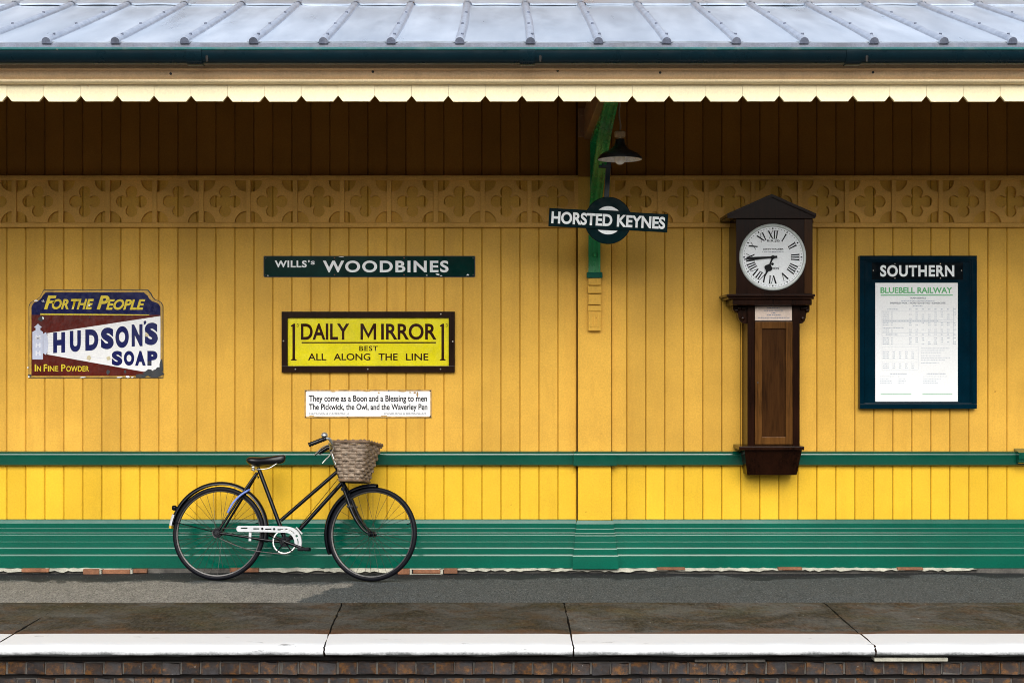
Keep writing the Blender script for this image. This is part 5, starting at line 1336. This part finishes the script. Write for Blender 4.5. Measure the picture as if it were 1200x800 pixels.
# ================================================================== WICKER BASKET on the handlebar
bc = B(415.5, 563.5)
bk_mat = BM @ Matrix.Translation(bc) @ Matrix.Rotation(R(-13), 4, 'Z') @ Matrix.Rotation(R(1.0), 4, 'Y')
loc, rotq, _ = bk_mat.decompose()
basket = empty('wicker_basket', loc, rotq.to_euler())
tag(basket, 'brown woven wicker basket hung on the front of the bicycle handlebar', 'basket')
BH = .268
def bsec(t):     # half length (along travel) and half width at height fraction t, and the centre's forward drift
    return (.082 + .056 * t, .100 + .070 * t, .004 * t)
def ring(t, n, rad=.03, grow=0.0):
    hx, hy, cx_ = bsec(t); hx += grow; hy += grow; r_ = min(rad, hx * .6)
    pts = []
    corners = ((hx - r_, -hy + r_, -90), (hx - r_, hy - r_, 0), (-hx + r_, hy - r_, 90), (-hx + r_, -hy + r_, 180))
    raw = []
    for cx2, cy2, a0 in corners: raw += [(cx_ + cx2 + r_ * math.cos(R(a0 + a)), cy2 + r_ * math.sin(R(a0 + a))) for a in range(0, 91, 15)]
    raw.append(raw[0]); L = [0]
    for i in range(1, len(raw)): L.append(L[-1] + math.dist(raw[i], raw[i - 1]))
    for k in range(n):
        s_ = L[-1] * k / n; i = 0
        while L[i + 1] < s_: i += 1
        u = (s_ - L[i]) / (L[i + 1] - L[i]); pts.append((raw[i][0] + (raw[i + 1][0] - raw[i][0]) * u, raw[i][1] + (raw[i + 1][1] - raw[i][1]) * u, BH * t))
    return pts
NS = 18; ROWS = 12; SUB = 6
wv = MB(); rk = random.Random(9)
for r_ in range(ROWS):
    t = .035 + .93 * r_ / (ROWS - 1); pts = ring(t, NS * SUB); out = []
    for k, p in enumerate(pts):
        ph = math.pi * k / SUB + (math.pi if r_ % 2 else 0); a = pts[k - 1]; b_ = pts[(k + 1) % len(pts)]
        tx, ty = b_[0] - a[0], b_[1] - a[1]; l = math.hypot(tx, ty); nx_, ny_ = ty / l, -tx / l
        o = .0062 * math.cos(ph); out.append((p[0] + nx_ * o, p[1] + ny_ * o, p[2] + rk.uniform(-.0008, .0008)))
    wv.tube(out, .0098, 8, closed=True, flat=(.42, 1.12))
woven = wv.build('woven_strands', M['wicker'], basket, smooth=True); woven['kind'] = 'stuff'
stk = MB(); lo, hi = ring(0.0, NS), ring(1.0, NS)
for k in range(NS):
    pass
lo, hi = ring(0.0, NS * SUB), ring(1.0, NS * SUB)
for k in range(0, NS * SUB, SUB):
    k2 = (k + SUB // 2) % (NS * SUB); stk.tube([lo[k2], hi[k2]], .0042, 6)
sk_ = stk.build('stakes', M['wicker_rim'], basket, smooth=True); sk_['kind'] = 'stuff'
b = MB().tube(ring(1.0, 60, grow=.003), .0105, 8, closed=True)
rg = ring(1.0, 150, grow=.003)
tw = [(x_ , y_, z_ + 0) for x_, y_, z_ in rg]
out = []
for k, p in enumerate(rg):
    a = k * .9; out.append((p[0] * (1 + .012 * math.cos(a)), p[1] * (1 + .012 * math.cos(a)), p[2] + .011 * math.sin(a) + .002))
b.tube(out, .0052, 5, closed=True)
b.build('rim', M['wicker_rim'], basket, smooth=True)
b = MB().tube(ring(0.0, 60, grow=.002), .0100, 8, closed=True)
for k in range(9):
    y_ = -.095 + .19 * k / 8; b.tube([(-.082, y_, .0), (.082, y_, .0)], .0085, 6, flat=(1, .6))
b.build('base', M['wicker_rim'], basket, smooth=True)
for s in (-.05, .05):
    MB().tube([(-.145, s, BH - .02), (-.165, s, BH - .01), (-.172, s, BH - .05), (-.150, s, BH - .075), (-.132, s, BH - .06)], .006, 6, flat=(.6, 1.6)).build('strap', M['leather'], basket)
print('objects', len(bpy.data.objects))
